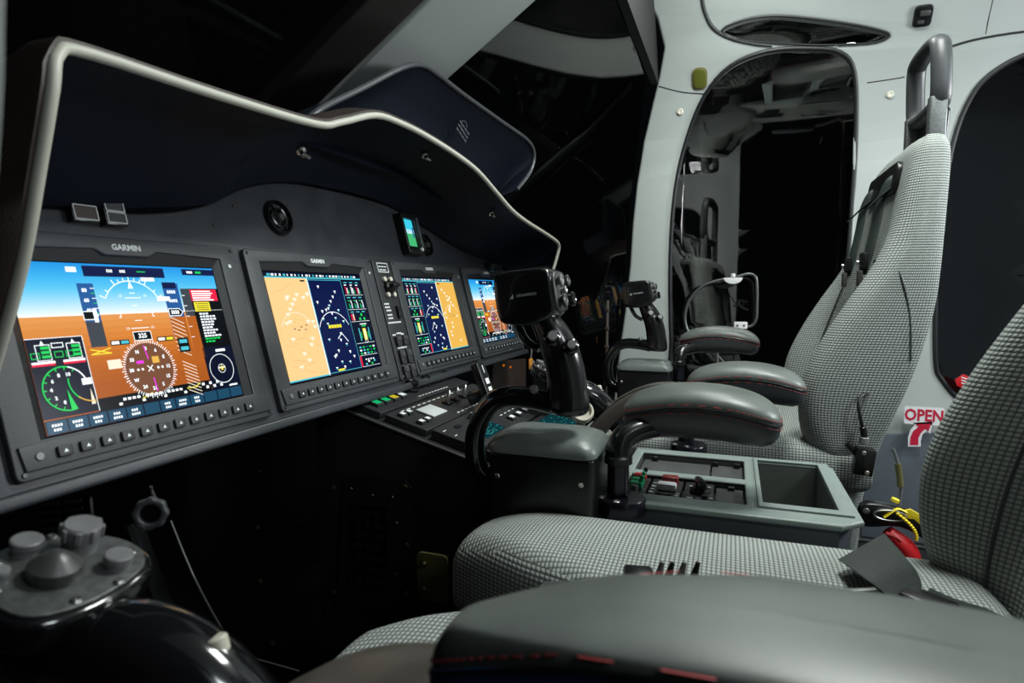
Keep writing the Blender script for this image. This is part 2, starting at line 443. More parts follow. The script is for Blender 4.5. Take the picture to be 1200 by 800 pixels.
mb = MB(); mb.slab([(.05,.60),(1.893,.60)] + [(WX+.012-g_(z_/100), z_/100) for z_ in range(64,103,4)] + [(.05,1.0)], [], .02, 'black_matte', T=frame((0,.245,0),(1,0,0),(0,-1,0))); struct(mb.build('trim_12'))
mb = MB(); mb.box((1.005,.222,.80), (.205,.02,.40), 'paint_white', bev=.004); struct(mb.build('trim_13'))
# right-hand windshield pillar and the side pane below it
mb = MB()
mb.tube([(1.90,.78,.25),(1.91,.655,.335),(1.905,.45,.49),(1.875,.30,.612)], [(.022,.014)]*4, 'gloss_black', seg=14, sub=5)
struct(mb.build('trim_10'))
mb = MB()
lp = [(.80,.22),(.64,.34),(.45,.48),(.27,.64),(.31,.30),(.33,.0),(.36,-.30),(.80,-.34)]
mb.slab([(a_, b_) for a_, b_ in lp], [], .005, 'glass_screen', fn=lambda c: V((1.955-c.z, c.x, c.y))); struct(mb.build('window_6'))
# near door post at the left edge of the opening
mb = MB(); mb.tube([tuple(onX(x_,y_,.10)) for x_, y_ in ((-3,-30),(-4,30),(-5,90),(-8,150),(-13,220))], .0013, 'paint_white', seg=10, sub=5); struct(mb.build('trim_11'))

# small fittings on the wall
def fit(name, label, cat, px, r, build):
    p = onwall(*px); n = V((-1,0,-2.1*max(0,p.z-.35))).normalized(); T = frame(p, (0,-1,0), n)
    t = thing(name, label, cat); build(t, T); return t
def vent_b(t, T):
    mb = MB(); mb.slab(rrect(.034,.052,.013), [], .007, 'olive_lens', T=T, bev=.002); mb.build('lens', t)
    mb = MB(); mb.slab(rrect(.042,.060,.016), [rrect(.033,.051,.013)], .004, 'olive', T=T, bev=.001); mb.build('surround', t)
fit('courtesy_light', 'small olive oval light on the white post head above the door window', 'light', (820,92), 0, vent_b)
def latch_b(t, T):
    mb = MB(); mb.slab(rrect(.040,.050,.010), [], .010, 'black', T=T, bev=.002); mb.build('body', t)
    mb = MB(); mb.box((.002,.008,.013), (.022,.012,.012), 'knob_dark', T=T, bev=.002); mb.box((-.004,-.012,.012), (.014,.008,.008), 'knob_dark', T=T, bev=.001); mb.build('catch', t)
fit('ceiling_hook', 'small black hook bracket on the white ceiling above the grey headrest', 'hook', (1081,18), 0, latch_b)
for px, lb in (((797,131),'round beige plug in the post left of the door window'), ((1043,111),'round beige plug in the white post just left of the headrest')):
    p = onwall(*px); mb = MB(); mb.lathe([(0,0),(.009,0),(.009,.003),(.006,.005),(.004,.003),(0,.003)], 'ivory', frame(p, (0,1,0), (-1,0,-.1)))
    tag(mb.build('screw_plug'), lb, 'plug', 'wall plugs')

# OPEN sticker with arrow
t = thing('open_sticker', 'white OPEN sticker with a red curved arrow on the door beside the seat back', 'sticker')
p = onX(1083,486,1.913-.0); 
def wy(px, py, x=1.912): q = onX(px, py, x); return (-q.y, q.z)
T = frame((1.912,0,0), (0,-1,0), (-1,0,0))
mb = MB(); a_, b_ = wy(1059,496), wy(1107,478)
mb.slab(rrect(b_[0]-a_[0], b_[1]-a_[1], .005, cx=(a_[0]+b_[0])/2, cy=(a_[1]+b_[1])/2), [], .0008, 'sticker_white', T=T, bev=0)
arr = [wy(*q) for q in [(1064,523),(1064,512),(1067,503),(1072,498),(1070,495),(1093,494),(1090,508),(1086,504),(1081,509),(1079,516),(1079,523)]]
mb.slab(arr, [], .0008, 'sticker_white', T=T); mb.build('backing', t)
mb = MB(); mb.text('OPEN', (b_[1]-a_[1])*.95, 'sticker_red', T @ Matrix.Translation(((a_[0]+b_[0])/2, (a_[1]+b_[1])/2, .0016)) @ Matrix.Diagonal((.76,.95,1,1)), bold=.0012)
arr = [wy(*q) for q in [(1066,521),(1067,512),(1070,505),(1076,500),(1073,497),(1091,496),(1088,505),(1084,502),(1079,507),(1076,513),(1076,521)]]
mb.slab(arr, [], .0006, 'sticker_red', T=T @ Matrix.Translation((0,0,.0012))); mb.build('lettering', t)
# red label low on the rear window
t = thing('red_label', 'small red label with white lines at the foot of the rear window', 'label')
q = onwall(1130,446); T = frame((1.930, q.y, q.z), (0,-1,-.35), (-1,0,0))
mb = MB(); mb.slab([(-.028,-.004),(-.018,-.018),(.018,-.022),(.030,-.006),(.018,.014),(-.016,.016)], [], .002, 'red', T=T, bev=.0005); mb.build('label_plate', t)
mb = MB()
for k in range(3): mb.box((0,.007-.007*k,.0025), (.034-.006*k,.0028,.0004), 'sticker_white', T=T)
mb.build('printed_lines', t)

# ================================================================== INSTRUMENT PANEL
PT = R(15)
PF = Matrix(((1,0,0,0), (0,math.sin(PT),-math.cos(PT),.58), (0,math.cos(PT),math.sin(PT),0), (0,0,0,1)))   # local x=across, y=up the panel, z=towards the pilots
def PP(u, v, w=0): return PF @ V((u, v, w))
top = catmull([(.30,.07),(.386,.080),(.50,.088),(.586,.107),(.668,.144),(.76,.166),(.88,.172),(1.023,.170),(1.10,.158),(1.178,.138),(1.30,.108),(1.423,.088),(1.594,.073)], 4)
pt = thing('instrument_panel', 'dark grey instrument panel face holding the four big displays', 'instrument panel')
mb = MB(); mb.slab([(.300,-.178)] + top + [(1.615,-.178)], [rrect(.250,.176,.004,2,c_,-.0515) for c_ in (.4665,.7765,1.138,1.447)], .02, 'panel', T=PF @ Matrix.Translation((0,0,-.026)), bev=.003); mb.build('panel_face', pt)
mb = MB(); mb.slab([(.298,-.181),(.298,-.168),(1.612,-.168),(1.612,-.181)], [], .018, 'panel', T=PF @ Matrix.Translation((0,0,-.014)), bev=.004); mb.build('lower_lip', pt)
for u, v in [(.75,.02+.11),(.60,.085),(.64,.115),(.87,.135),(1.24,.09),(1.44,.07)]: mb = MB(); screw(mb, PF @ Matrix.Translation((u,v,-.006)), .0022, 'knob_dark'); mb.build('screw', pt)

def bezel_parts(t, cx, W=.294, H=.217, key_lit='s_white'):
    cy = -.053; T = PF @ Matrix.Translation((cx, cy, -.013))
    mb = MB()
    hole = [(-.122,-.077),(.122,-.077),(.122,.092),(.035,.095),(.024,.089),(-.024,.089),(-.035,.095),(-.122,.092)]
    sx0, sx1, sy0, sy1 = -.1125, .1125, -.0755, .0815
    mb.slab(rrect(W,H,.006,3), [hole], .014, 'bezel', T=T, bev=.0015)
    mb.build('bezel', t)
    # sloped inner throat down to the glass
    mb = MB()
    o4 = [(-.123,-.078),(.123,-.078),(.123,.0955),(-.123,.0955)]; i4 = [(sx0-.001,sy0-.001),(sx1+.001,sy0-.001),(sx1+.001,sy1+.001),(sx0-.001,sy1+.001)]
    mb.loft([[(x,y,.0125) for x,y in o4], [(x,y,.0070) for x,y in i4], [(x,y,.005) for x,y in i4]], 'bezel_dark', T=T, cap=False); mb.build('throat', t)
    # raised key shelf
    mb = MB(); mb.slab([(-.140,-.101),(.140,-.101),(.142,-.080),(.120,-.079),(-.120,-.079),(-.142,-.080)], [], .004, 'bezel', T=T @ Matrix.Translation((0,0,.0125)), bev=.001); mb.build('key_shelf', t)
    kx = [-.108 + .0195*i for i in range(12)]
    for x in kx:
        mb = MB(); mb.slab(rrect(.0125,.0095,.0015,3,x,-.0905), [], .004, 'key', T=T @ Matrix.Translation((0,0,.0155)), bev=.0008)
        k = mb.build('softkey', t)
        mb = MB(); mb.poly([(x-.0020,-.0918),(x+.0020,-.0918),(x,-.0886)], 's_dot', T @ Matrix.Translation((0,0,.0198))); mb.build('key_mark', k)
    mb = MB(); mb.cyl((-.128,-.0905,.0155), (-.128,-.0905,.0180), .0035, 'knob_grey', T=T, bev=.0005); mb.build('light_sensor', t)
    mb = MB(); mb.cyl((.133,.083,.0135), (.133,.083,.0152), .0025, 'logo_mark', T=T)
    mb.build('status_light', t)
    for sx_ in (-1,1):
        for sy_ in (-1,1): mb = MB(); screw(mb, T @ Matrix.Translation((sx_*.141, sy_*.103,.014)), .0022, 'knob_dark'); mb.build('screw', t)
    mb = MB(); mb.text('GARMIN', .0085, 'white_mark', T @ Matrix.Translation((0,.0975,.0143)), bold=.0003); mb.build('brand_lettering', t)
    return PF @ Matrix.Translation((cx+sx0, cy+sy0, -.0065)) @ Matrix.Diagonal((.001,.001,.001,1))     # mm frame of the glass, 225 x 157

def pfd(t, T):
    mb = MB(); z = iter(range(1,99)); L = .25
    mb.rect(0,0,225,157,'s_navy',T)
    for i in range(20): mb.rect(0,157-(i+1)*2.55,225,157-i*2.55,'sky%d'%i,T,L)
    for i in range(12): mb.rect(0,106-(i+1)*6 if i < 11 else 0,225,106-i*6,'earth%d'%i,T,L)
    A = 2*L; B = 3*L; C = 4*L; D = 5*L
    mb.rect(0,105.6,225,106.4,'s_white',T,A)
    mb.rect(0,14,50,86,'s_navy',T,A); mb.line([(0,86),(50,86),(50,14)],.6,'s_white',T,B)
    mb.rect(0,0,225,13,'s_navy',T,B); mb.rect(50,13,182,25,'s_blk',T,A)
    mb.rect(66,144,156,155,'s_tape',T,A); mb.rect(66,144,156,154.5,'s_deep',T,B); mb.rect(180,148,225,155,'s_deep',T,A)
    for i in range(12):
        x = 1 + i*18.7; mb.rect(x,1,x+17.3,12,'s_key',T,C)
        if i not in (9,10,11,5):
            for k, w in ((8,random.uniform(8,13)),(4,random.uniform(7,13))): 
                for q in range(int(w/2.4)): mb.rect(x+9-w/2+q*2.4,k-1,x+9-w/2+q*2.4+1.7,k+1.3,'s_white',T,D)
    # roll arc and pitch ladder
    cx = 112
    mb.arc(cx,107,33,27,153,.9,'s_white',T,A)
    for a in (27,40,60,70,80,90,100,110,120,140,153):
        r1 = 39 if a in (27,60,90,120,153) else 36.5
        mb.line([(cx+33*math.cos(R(a)),107+33*math.sin(R(a))),(cx+r1*math.cos(R(a)),107+r1*math.sin(R(a)))],.9,'s_white',T,A)
    mb.poly([(cx-3,132),(cx+3,132),(cx,140)],'s_white',T,B)
    for y, w in ((127,3),(122,9),(114,3),(98,4),(90,10),(82,4)): mb.line([(cx-w,y),(cx+w,y)],.7,'s_white',T,B)
    for y in (124,90):
        for s in (-1,1): mb.text('10' if y == 124 else '10', 4, 's_white', T @ Matrix.Translation((cx+s*14,y,B)), thick=0)
    for s in (-1,1): mb.line([(cx+s*18,106),(cx+s*18,102),(cx+s*20,102)],.8,'s_white',T,B)
    mb.rect(126,140,142,144,'s_white',T,B); mb.rect(140,118,156,123,'s_white',T,B); mb.rect(50,148,60,153,'s_white',T,B)
    for x in (90,104): 
        for q in range(3): mb.rect(x+q*2.2,148.5,x+q*2.2+1.5,151.5,'s_white',T,C)
    mb.rect(123,149.5,133,150.5,'s_green',T,C); mb.rect(198,150,206,152.5,'s_green',T,C); mb.rect(186,150,194,152.5,'s_white',T,C)
    # speed tape (left) and altitude tape (right)
    mb.rect(57,74,73,137,'s_tape',T,A); mb.rect(57,74,73,99,'s_grey',T,B); mb.line([(55,72),(75,67),(55,67),(75,72)],1,'s_yel',T,C)
    for k in range(6):
        y = 132-k*5; mb.line([(69,y),(73,y)],.7,'s_green' if k % 2 else 's_white',T,B)
    for k, y in enumerate((130,120,110)): mb.text(str(80-20*k), 5, 's_white', T @ Matrix.Translation((63,y,B)), thick=0, bold=.2)
    mb.poly([(56,101),(66,101),(71,105),(66,109),(56,109)],'s_blk',T,C); mb.line([(56,101),(66,101),(71,105),(66,109),(56,109)],.8,'s_white',T,D,True); mb.rect(66,98,70,112,'s_white',T,C+.1)
    mb.rect(150,132,167,139,'s_deep',T,C)
    mb.rect(150,75,170,138,'s_tape',T,A); mb.rect(150,40,170,100,'earth9',T,B)
    for k in range(9): mb.line([(150,100-k*4.6),(166,92-k*4.6)],.8,'s_pale',T,C)
    for k in range(9): mb.line([(152,50-k*4),(168,42-k*4)],.8,'s_pale',T,C)
    for k, y in enumerate((128,118)):
        for q in range(4): mb.rect(154+q*2.8,y-1.6,154+q*2.8+2,y+1.8,'s_white',T,C)
    mb.poly([(150,101),(164,101),(168,105),(164,109),(150,109)],'s_blk',T,D); mb.line([(150,101),(164,101),(168,105),(164,109),(150,109)],.8,'s_white',T,D+.1,True)
    for q in range(4): mb.rect(153+q*2.6,103,153+q*2.6+1.9,107,'s_white',T,D+.2)
    mb.rect(152,60,166,76,'s_blk',T,D); mb.rect(154,70,164,74,'s_cyan',T,D+.1); mb.rect(154,62,164,66,'s_cyan',T,D+.1)
    mb.rect(172,52,184,132,'s_grey',T,A); mb.rect(172,52,184,100,'earth9',T,B)
    for k in range(5): mb.line([(172,124-k*12),(176,124-k*12)],.7,'s_white',T,C)
    # annunciator column
    mb.rect(184,28,225,132,'s_blk',T,A); mb.rect(184,117,222,131,'s_red',T,B); mb.rect(186,105,208,116,'s_yel',T,B)
    for k in range(5): mb.rect(186,128-k*2.6,186+random.uniform(22,30),129.4-k*2.6,'s_white',T,C)
    for k in range(4): mb.rect(188,113.5-k*2.4,206,114.3-k*2.4,'s_blk',T,C)
    for k in range(11):
        x = 190
        for w in range(random.randint(3,5)):
            e = random.uniform(2.5,5); mb.rect(x,101-k*3.3,x+e,103-k*3.3,'s_white' if k < 9 else 's_green',T,C); x += e+1
            if x > 220: break
    # traffic inset
    mb.rect(182,13,225,62,'s_navy',T,B); mb.arc(203,36,17,0,360,.7,'s_white',T,C); mb.arc(203,36,5,0,360,.6,'s_white',T,C)
    mb.poly([(201,34),(205,34),(203,41)],'s_yel',T,D); mb.rect(198,36,208,38,'s_pale',T,D); mb.rect(200,56,214,59,'s_white',T,C); mb.rect(208,14,220,16,'s_white',T,C)
    # compass rose
    hx, hy, hr = 112, 47, 27
    mb.poly([(hx+hr*math.cos(R(a)), hy+hr*math.sin(R(a))) for a in range(0,360,10)],'s_hsi',T,B)
    mb.rect(hx-10,77,hx+10,86,'s_blk',T,C); mb.line([(hx-10,77),(hx+10,77),(hx+10,86),(hx-10,86)],.7,'s_white',T,D,True); mb.text('325', 6.5, 's_white', T @ Matrix.Translation((hx,81.5,D)), thick=0, bold=.2)
    for a in range(0,360,5):
        r1 = hr + (4 if a % 10 == 0 else 2.5); mb.line([(hx+hr*math.cos(R(a)),hy+hr*math.sin(R(a))),(hx+r1*math.cos(R(a)),hy+r1*math.sin(R(a)))],.8,'s_white',T,C)
    for i, tx in enumerate(('N','3','6','E','12','15','S','21','24','W','30','33')):
        a = R(120-i*30); mb.text(tx, 5, 's_white', T @ Matrix.Translation((hx+21*math.cos(a),hy+21*math.sin(a),C)), thick=0, bold=.2)
    mb.line([(hx-2,hy+24),(hx,hy+10)],1.2,'s_mag',T,D); mb.line([(hx+1,hy-10),(hx+2,hy-24)],1.2,'s_mag',T,D)
    for x in (-14,-9,9,14): mb.poly([(hx+x+1.4*math.cos(R(a)),hy+1.4*math.sin(R(a))) for a in range(0,360,45)],'s_white',T,D)
    mb.line([(hx-3,hy+3),(hx+3,hy-3)],1,'s_white',T,D); mb.line([(hx-3,hy-3),(hx+3,hy+3)],1,'s_white',T,D)
    mb.rect(hx-14,hy+6,hx-6,hy+9,'s_mag',T,D); mb.rect(hx+4,hy+5,hx+12,hy+12,'s_gold',T,D); mb.rect(hx-44,hy+4,hx-30,hy+13,'s_pale',T,D)
    for s in (-1,1):
        mb.rect(hx+s*26-10,74,hx+s*26+10,79,'s_blk',T,C); mb.rect(hx+s*26-9,75,hx+s*26-1,78,'s_white',T,D); mb.rect(hx+s*26+1,75,hx+s*26+9,78,'s_cyan' if s < 0 else 's_yel',T,D)
    for k in range(16): mb.rect(70+k*5,19 if k % 5 else 15,70+k*5+3.4,21.5 if k % 5 else 17.5,'s_white',T,C)
    mb.line([(150,20),(162,20),(168,24)],1,'s_yel',T,C); mb.line([(96,18),(108,22)],1,'s_yel',T,C)
    for k in range(6): mb.rect(170+k*5,16 if k%2 else 20,173.5+k*5,19 if k%2 else 23,'s_white',T,C)
    # engine gauges inset
    for s, x in ((0,13),(1,40)):
        mb.line([(x-6,66),(x+6,66),(x+6,80),(x-6,80)],.7,'s_white',T,C,True)
        for k in range(3): mb.rect(x-2,68+4*k,x+6,70.5+4*k,'s_green',T,D)
        mb.rect(x-12,61,x+8,64,'s_red',T,C); mb.rect(x-12,63,x+8,65,'s_white',T,D); mb.poly([(x-2,80),(x+2,80),(x,84)],'s_white',T,D)
    for x in (2,22,32): mb.line([(x,68),(x+7,68),(x+7,73),(x,73)],.7,'s_green',T,D,True)
    mb.line([(21,77),(31,77),(31,81),(21,81)],.7,'s_white',T,C,True)
    mb.arc(25,39,20,75,285,1.2,'s_green',T,C); mb.arc(25,39,20,5,75,1.2,'s_white',T,C)
    for a in range(60,280,24): mb.line([(25+17*math.cos(R(a)),39+17*math.sin(R(a))),(25+20*math.cos(R(a)),39+20*math.sin(R(a)))],1,'s_green',T,C)
    for i, a in enumerate(range(72,270,36)): mb.text(str(10-i*2), 4.5, 's_white', T @ Matrix.Translation((25+13*math.cos(R(a)),39+13*math.sin(R(a)),C)), thick=0, bold=.2)
    mb.poly([(25,19),(31,19),(25,38)],'s_green',T,D); mb.arc(48,44,20,170,232,1.2,'s_green',T,C); mb.arc(48,44,20,225,275,1.1,'s_gold',T,D)
    mb.poly([(44,21),(48,21),(46,36)],'s_pale',T,D); mb.rect(40,40,49,46,'s_white',T,C)
    return mb.build('screen', t, smooth=0)

def pie(t, T, x0, x1, flip, col_, small):
    """moving-map page: sand map, dark traffic chart, engine column"""
    mb = MB(); L = .25; A, B, C, D = L, 2*L, 3*L, 4*L
    mb.rect(0,0,225,157,'s_navy',T)
    X = (lambda x: 225-x) if flip else (lambda x: x)
    def rc(a, b, c, d, m, z): mb.rect(min(X(a),X(c)),b,max(X(a),X(c)),d,m,T,z)
    mb.rect(0,148,225,150,'s_cyan',T,A)
    for k in range(26): mb.rect(6+k*8,151,6+k*8+random.uniform(2,6),154,'s_white' if k % 4 else 's_cyan',T,A)
    rc(0,4,85,148,col_,A); rc(0,2,85,4,'s_cyan',A); rc(85,2,87,148,'s_white',B); rc(88,4,168,146,'s_deep',A)
    mb.line([(X(88),146),(X(168),146),(X(168),4),(X(88),4)],.8,'s_cyan',T,B,True)
    # map: rings, roads, place names
    mb.arc(X(42),62,36,30,150,.9,'s_pale',T,B); mb.arc(X(43),66,38,0,360,.35,'s_sand2',T,B); mb.arc(X(42),62,40,215,325,.35,'s_sand2',T,B)
    for k in range(11):
        a_, b_ = random.uniform(4,40), random.uniform(10,140); mb.line([(X(a_),b_),(X(a_+20),b_+random.uniform(-6,6)),(X(min(84,a_+50)),b_+random.uniform(-20,20))],.4,'s_sand2',T,B)
    spots = [(20+random.uniform(0,60), random.uniform(14,138)) for _ in range(16)] + [(28+i*7,92+i*7) for i in range(5)]
    for x, y in spots: 
        x = min(x,79); mb.poly([(X(x),y),(X(x)+2.6,y+4),(X(x)-2.6,y+4)],'s_pale',T,C); mb.rect(X(x)-4,y+3,X(x)+4,y+6,'s_pale',T,C)
    for x, y in ((34,74),(42,72),(48,76),(56,72),(60,78)): mb.rect(X(x)-2,y,X(x)+3,y+1.2,'s_grey',T,D)
    rc(70,143,80,145.5,'s_blk',C)
    # dark chart
    mb.arc(X(126),55,41,28,152,1,'s_white',T,B)
    sp = [(112,134),(128,104),(134,111),(142,118),(150,126),(108,96),(106,84),(118,98),(124,100),(130,92),(148,96),(154,78),(136,84),(114,76),(108,52),(140,60),(148,42),(136,50),(124,34),(116,28),(112,26),(152,30),(160,22),(126,16),(146,14),(130,8),(110,8),(102,110)]
    for x, y in [(x_-4,y_) for x_, y_ in sp]: mb.poly([(X(x),y-1.5),(X(x)+2,y+2),(X(x)-2,y+2)],'s_cyan' if (x+y) % 3 == 0 else 's_white',T,C); mb.rect(X(x)-2.4,y+2,X(x)+2.4,y+3.4,'s_white',T,C)
    mb.line([(X(126),54),(X(138),62),(X(150),48)],1.2,'s_white',T,C)
    for q in range(5): mb.rect(X(126)-16+q*6.6,71,X(126)-16+q*6.6+5.4,76,'s_yel',T,C)
    rc(108,5,124,8,'s_yel',C)
    # engine column
    for y0, y1 in ((122,146),(98,120),(78,96),(42,76),(22,40),(4,20)): mb.line([(X(171),y0),(X(222),y0)],.5,'s_white',T,B)
    for q in range(3):
        x = 175+q*15.5
        for y in (142,117,93): rc(x,y,x+9,y+1.6,'s_cyan',B)
        rc(x,138,x+6,139.5,'s_white',B); rc(x+1,124,x+3,136,'s_red' if q != 1 else 's_white',B); rc(x+4.5,124,x+6.5,134,'s_white',C); rc(x+8.5,124,x+10,130,'s_green',C)
        rc(x,112,x+5,113.5,'s_green',B); rc(x+7,109,x+9,113.5,'s_white',B); rc(x+1,100,x+2.6,108,'s_green',B); rc(x+4.5,100,x+6,106,'s_cyan',C); rc(x+8,100,x+9.6,109,'s_white',C)
    rc(174,80,177,91,'s_red',B); rc(179,80,182,91,'s_pale',B); rc(180,82,184,84,'s_red',C)
    for x, y in ((203,89),(197,82),(209,82)): rc(x-2.4,y-2.2,x+2.4,y+2.2,'s_green',B)
    rc(196,47,205,66,'s_yel',B); rc(198,49,203,64,'s_pale',C); rc(185,46,187.5,67,'s_cyan',B); rc(212,46,214.5,67,'s_cyan',B); rc(189,50,191,60,'s_green',B); rc(208,50,210,60,'s_green',B)
    mb.arc(X(200),44.5,4,0,360,.6,'s_white',T,C,ry=2); rc(195,69,207,71,'s_green',C); rc(192,72.5,210,74,'s_white',C)
    for k in range(3):
        for q in range(5): rc(175+q*9.5,24+k*5,180.5+q*9.5,26.6+k*5,('s_green','s_white','s_cyan','s_green','s_teal')[(q+k) % 5],B)
    for q in range(4): rc(182+q*8,6+(q%2)*4,187+q*8,9+(q%2)*4,('s_cyan','s_white','s_green','s_cyan')[q],B); rc(184+q*7,14,188+q*7,16,'s_white',B)
    rc(170,4,174,22,'s_red',B)
    return mb.build('screen', t, smooth=0)

gd = 'flight displays across the panel'
disp = [('leftmost and largest flight display in view, blue sky over orange ground', .4665), ('second flight display from the left, pale sand map on its left half', .7765),
        ('third flight display from the left, gold map on its right half', 1.138), ('farthest flight display at the right end of the panel, blue over orange', 1.447)]
for i, (lb, cx) in enumerate(disp):
    t = thing('flight_display', lb, 'display', gd); T = bezel_parts(t, cx)
    if i in (0,3): pfd(t, T)
    elif i == 1: pie(t, T, 0, 0, False, 's_sand', 0)
    else: pie(t, T, 0, 0, True, 's_gold', 0)

# switch strip between second and third display
t = thing('switch_panel', 'narrow black strip of rocker switches between the second and third displays', 'switch panel')
T = PF @ Matrix.Translation((.957,-.053,-.009))
mb = MB(); mb.slab(rrect(.060,.217,.003,3), [], .010, 'switch_panel', T=T, bev=.001); mb.build('face_plate', t)
mb = MB(); mb.slab(rrect(.036,.018,.002,3,0,.094), [rrect(.032,.014,.001,2,0,.094)], .0012, 'logo_mark', T=T @ Matrix.Translation((0,0,.0099)))
for y, ws in ((.096,(8,9,7)),(.090,(10,12))):
    x = -.013
    for w in ws: mb.box((x+w*.0005,y,.0103), (w*.0009,.002,.0004), 'white_mark', T=T); x += w*.001+.001
for y, x0, n in ((.028,-.022,3),(.022,-.022,3),(.016,-.020,3),(.008,-.020,3),(.002,-.020,3),(-.006,-.024,8),(-.026,-.006,3),(-.028,-.020,2),(-.028,.008,2),(-.052,-.014,6),(-.085,-.016,2),(-.085,.006,2),(-.102,-.018,3)):
    for q in range(n): mb.box((x0+q*.0055,y,.0103), (.0042,.0028,.0004), 'white_mark', T=T)
mb.build('printed_legend', t)
mb = MB(); mb.lathe([(0,0),(.013,0),(.012,.006),(.009,.009),(.009,.016),(0,.017)], 'black', T @ Matrix.Translation((.002,.058,.010)))
mb.box((.002,.058,.026), (.022,.006,.008), 'black', T=T, bev=.001, rot=None); mb.build('rotary_knob', t)
for sx_, sy_ in ((-1,1),(1,1),(-1,-1),(1,-1)):
    mb = MB(); mb.cyl((.002+sx_*.010,.058+sy_*.014,.010),(.002+sx_*.010,.058+sy_*.014,.016), .0045, 'ivory', T=T, bev=.0008); mb.build('push_button', t)
mb = MB(); mb.box((.014,.012,.0125), (.008,.022,.006), 'black', T=T, bev=.001); mb.build('slide_switch', t)
for y, h in ((-.040,.018),(-.069,.026),(-.096-.0,.024)):
    for x in (-.011,.012):
        mb = MB(); mb.box((x,y,.0125), (.016,h,.006), 'key', T=T, bev=.0015); mb.box((x,y+h*.2,.0160), (.013,h*.4,.002), 'knob_dark', T=T, bev=.0008); mb.build('rocker_switch', t)

# standby instrument, vents, annunciators
t = thing('standby_display', 'small standby display with blue and green screen on the hump between the vents', 'display')
T = PF @ Matrix.Translation((1.085,.112,-.006)) 
mb = MB(); mb.slab(rrect(.062,.082,.004,3), [rrect(.040,.056,.002,2,-.004,.002)], .018, 'black', T=T, bev=.002); mb.build('case', t)
mb = MB(); Ts = T @ Matrix.Translation((-.024,-.026,.012)) @ Matrix.Diagonal((.001,.001,.001,1))
mb.rect(0,0,40,56,'s_aqua',Ts)
for i in range(4): mb.rect(0,i*7,40,i*7+7,'s_grass',Ts,.2)
mb.rect(0,28,40,36,'sky15',Ts,.2); mb.rect(0,44,40,56,'s_aqua',Ts,.2); mb.line([(14,28),(26,28)],1,'s_white',Ts,.4); mb.rect(2,20,7,40,'s_tape',Ts,.4); mb.rect(33,20,38,40,'s_tape',Ts,.4)
mb.build('screen', t, smooth=0)
mb = MB(); mb.box((.0235,.004,.020), (.008,.060,.004), 'grey_metal', T=T, bev=.001); mb.build('side_strip', t)
mb = MB(); mb.cyl((.016,-.032,.018),(.016,-.032,.023), .004, 'white_mark', T=T, bev=.0006); mb.build('knob', t)
def vent(u, v, r, lb):
    t = thing('air_vent', lb, 'air vent', 'round panel vents'); T = PF @ Matrix.Translation((u,v,-.0055))
    mb = MB(); mb.lathe([(r*.80,0),(r,0),(r,.003),(r*.95,.006),(r*.84,.006),(r*.80,.002),(r*.80,0)], 'gloss_black', T, 36); mb.build('outer_ring', t)
    mb = MB(); mb.lathe([(0,-.002),(r*.80,-.002),(r*.78,.001),(r*.6,-.001),(r*.55,.003),(r*.45,.004),(r*.4,0),(0,0)], 'black', T, 36)
    for k in range(6): mb.box((r*.55,0,.003), (r*.42,.0010,.003), 'black', T=T @ Matrix.Rotation(R(k*60),4,'Z'))
    mb.build('vane_disc', t)
    mb = MB(); mb.lathe([(0,0),(r*.26,0),(r*.24,.007),(r*.18,.009),(0,.009)], 'knob_dark', T, 20); mb.build('hub', t)
vent(.719,.107,.026,'round black air vent on the panel above the second display')
vent(1.160,.098,.024,'round black air vent with chrome glints just right of the small standby display')
t = thing('warning_light', 'single maroon caution light with silver edge, left of the split one', 'warning light')
T = PF @ Matrix.Translation((.430,.077,-.006))
mb = MB(); mb.box((0,0,.004), (.026,.018,.012), 'black', T=T, bev=.001); mb.slab(rrect(.024,.015,.001,2), [rrect(.022,.013,.0005,2)], .001, 'logo_mark', T=T @ Matrix.Translation((0,0,.010))); mb.build('housing', t)
mb = MB(); mb.box((0,0,.0103), (.021,.012,.001), 'brown_panel', T=T); mb.build('lens', t)
t = thing('warning_light', 'split two-row caution light above the first display, right of the maroon one', 'warning light')
T = PF @ Matrix.Translation((.461,.081,-.006))
mb = MB(); mb.box((0,0,.004), (.024,.028,.014), 'black', T=T, bev=.001)
for y in (-.0062,.0062): mb.slab(rrect(.021,.0118,.001,2,0,y), [rrect(.019,.0098,.0005,2,0,y)], .001, 'logo_mark', T=T @ Matrix.Translation((0,0,.011)))
mb.build('housing', t)
mb = MB()
for y in (-.0062,.0062): mb.box((0,y,.0113), (.018,.0092,.001), 'key', T=T)
mb.build('lens', t)
mb = MB(); mb.box((1.478,.060,.006), (.030,.024,.014), 'black', T=PF, bev=.002); mb.box((1.478,.060,.0135), (.022,.014,.002), 'key', T=PF, bev=.001)
tag(mb.build('warning_light'), 'small black caution light above the farthest display', 'warning light')

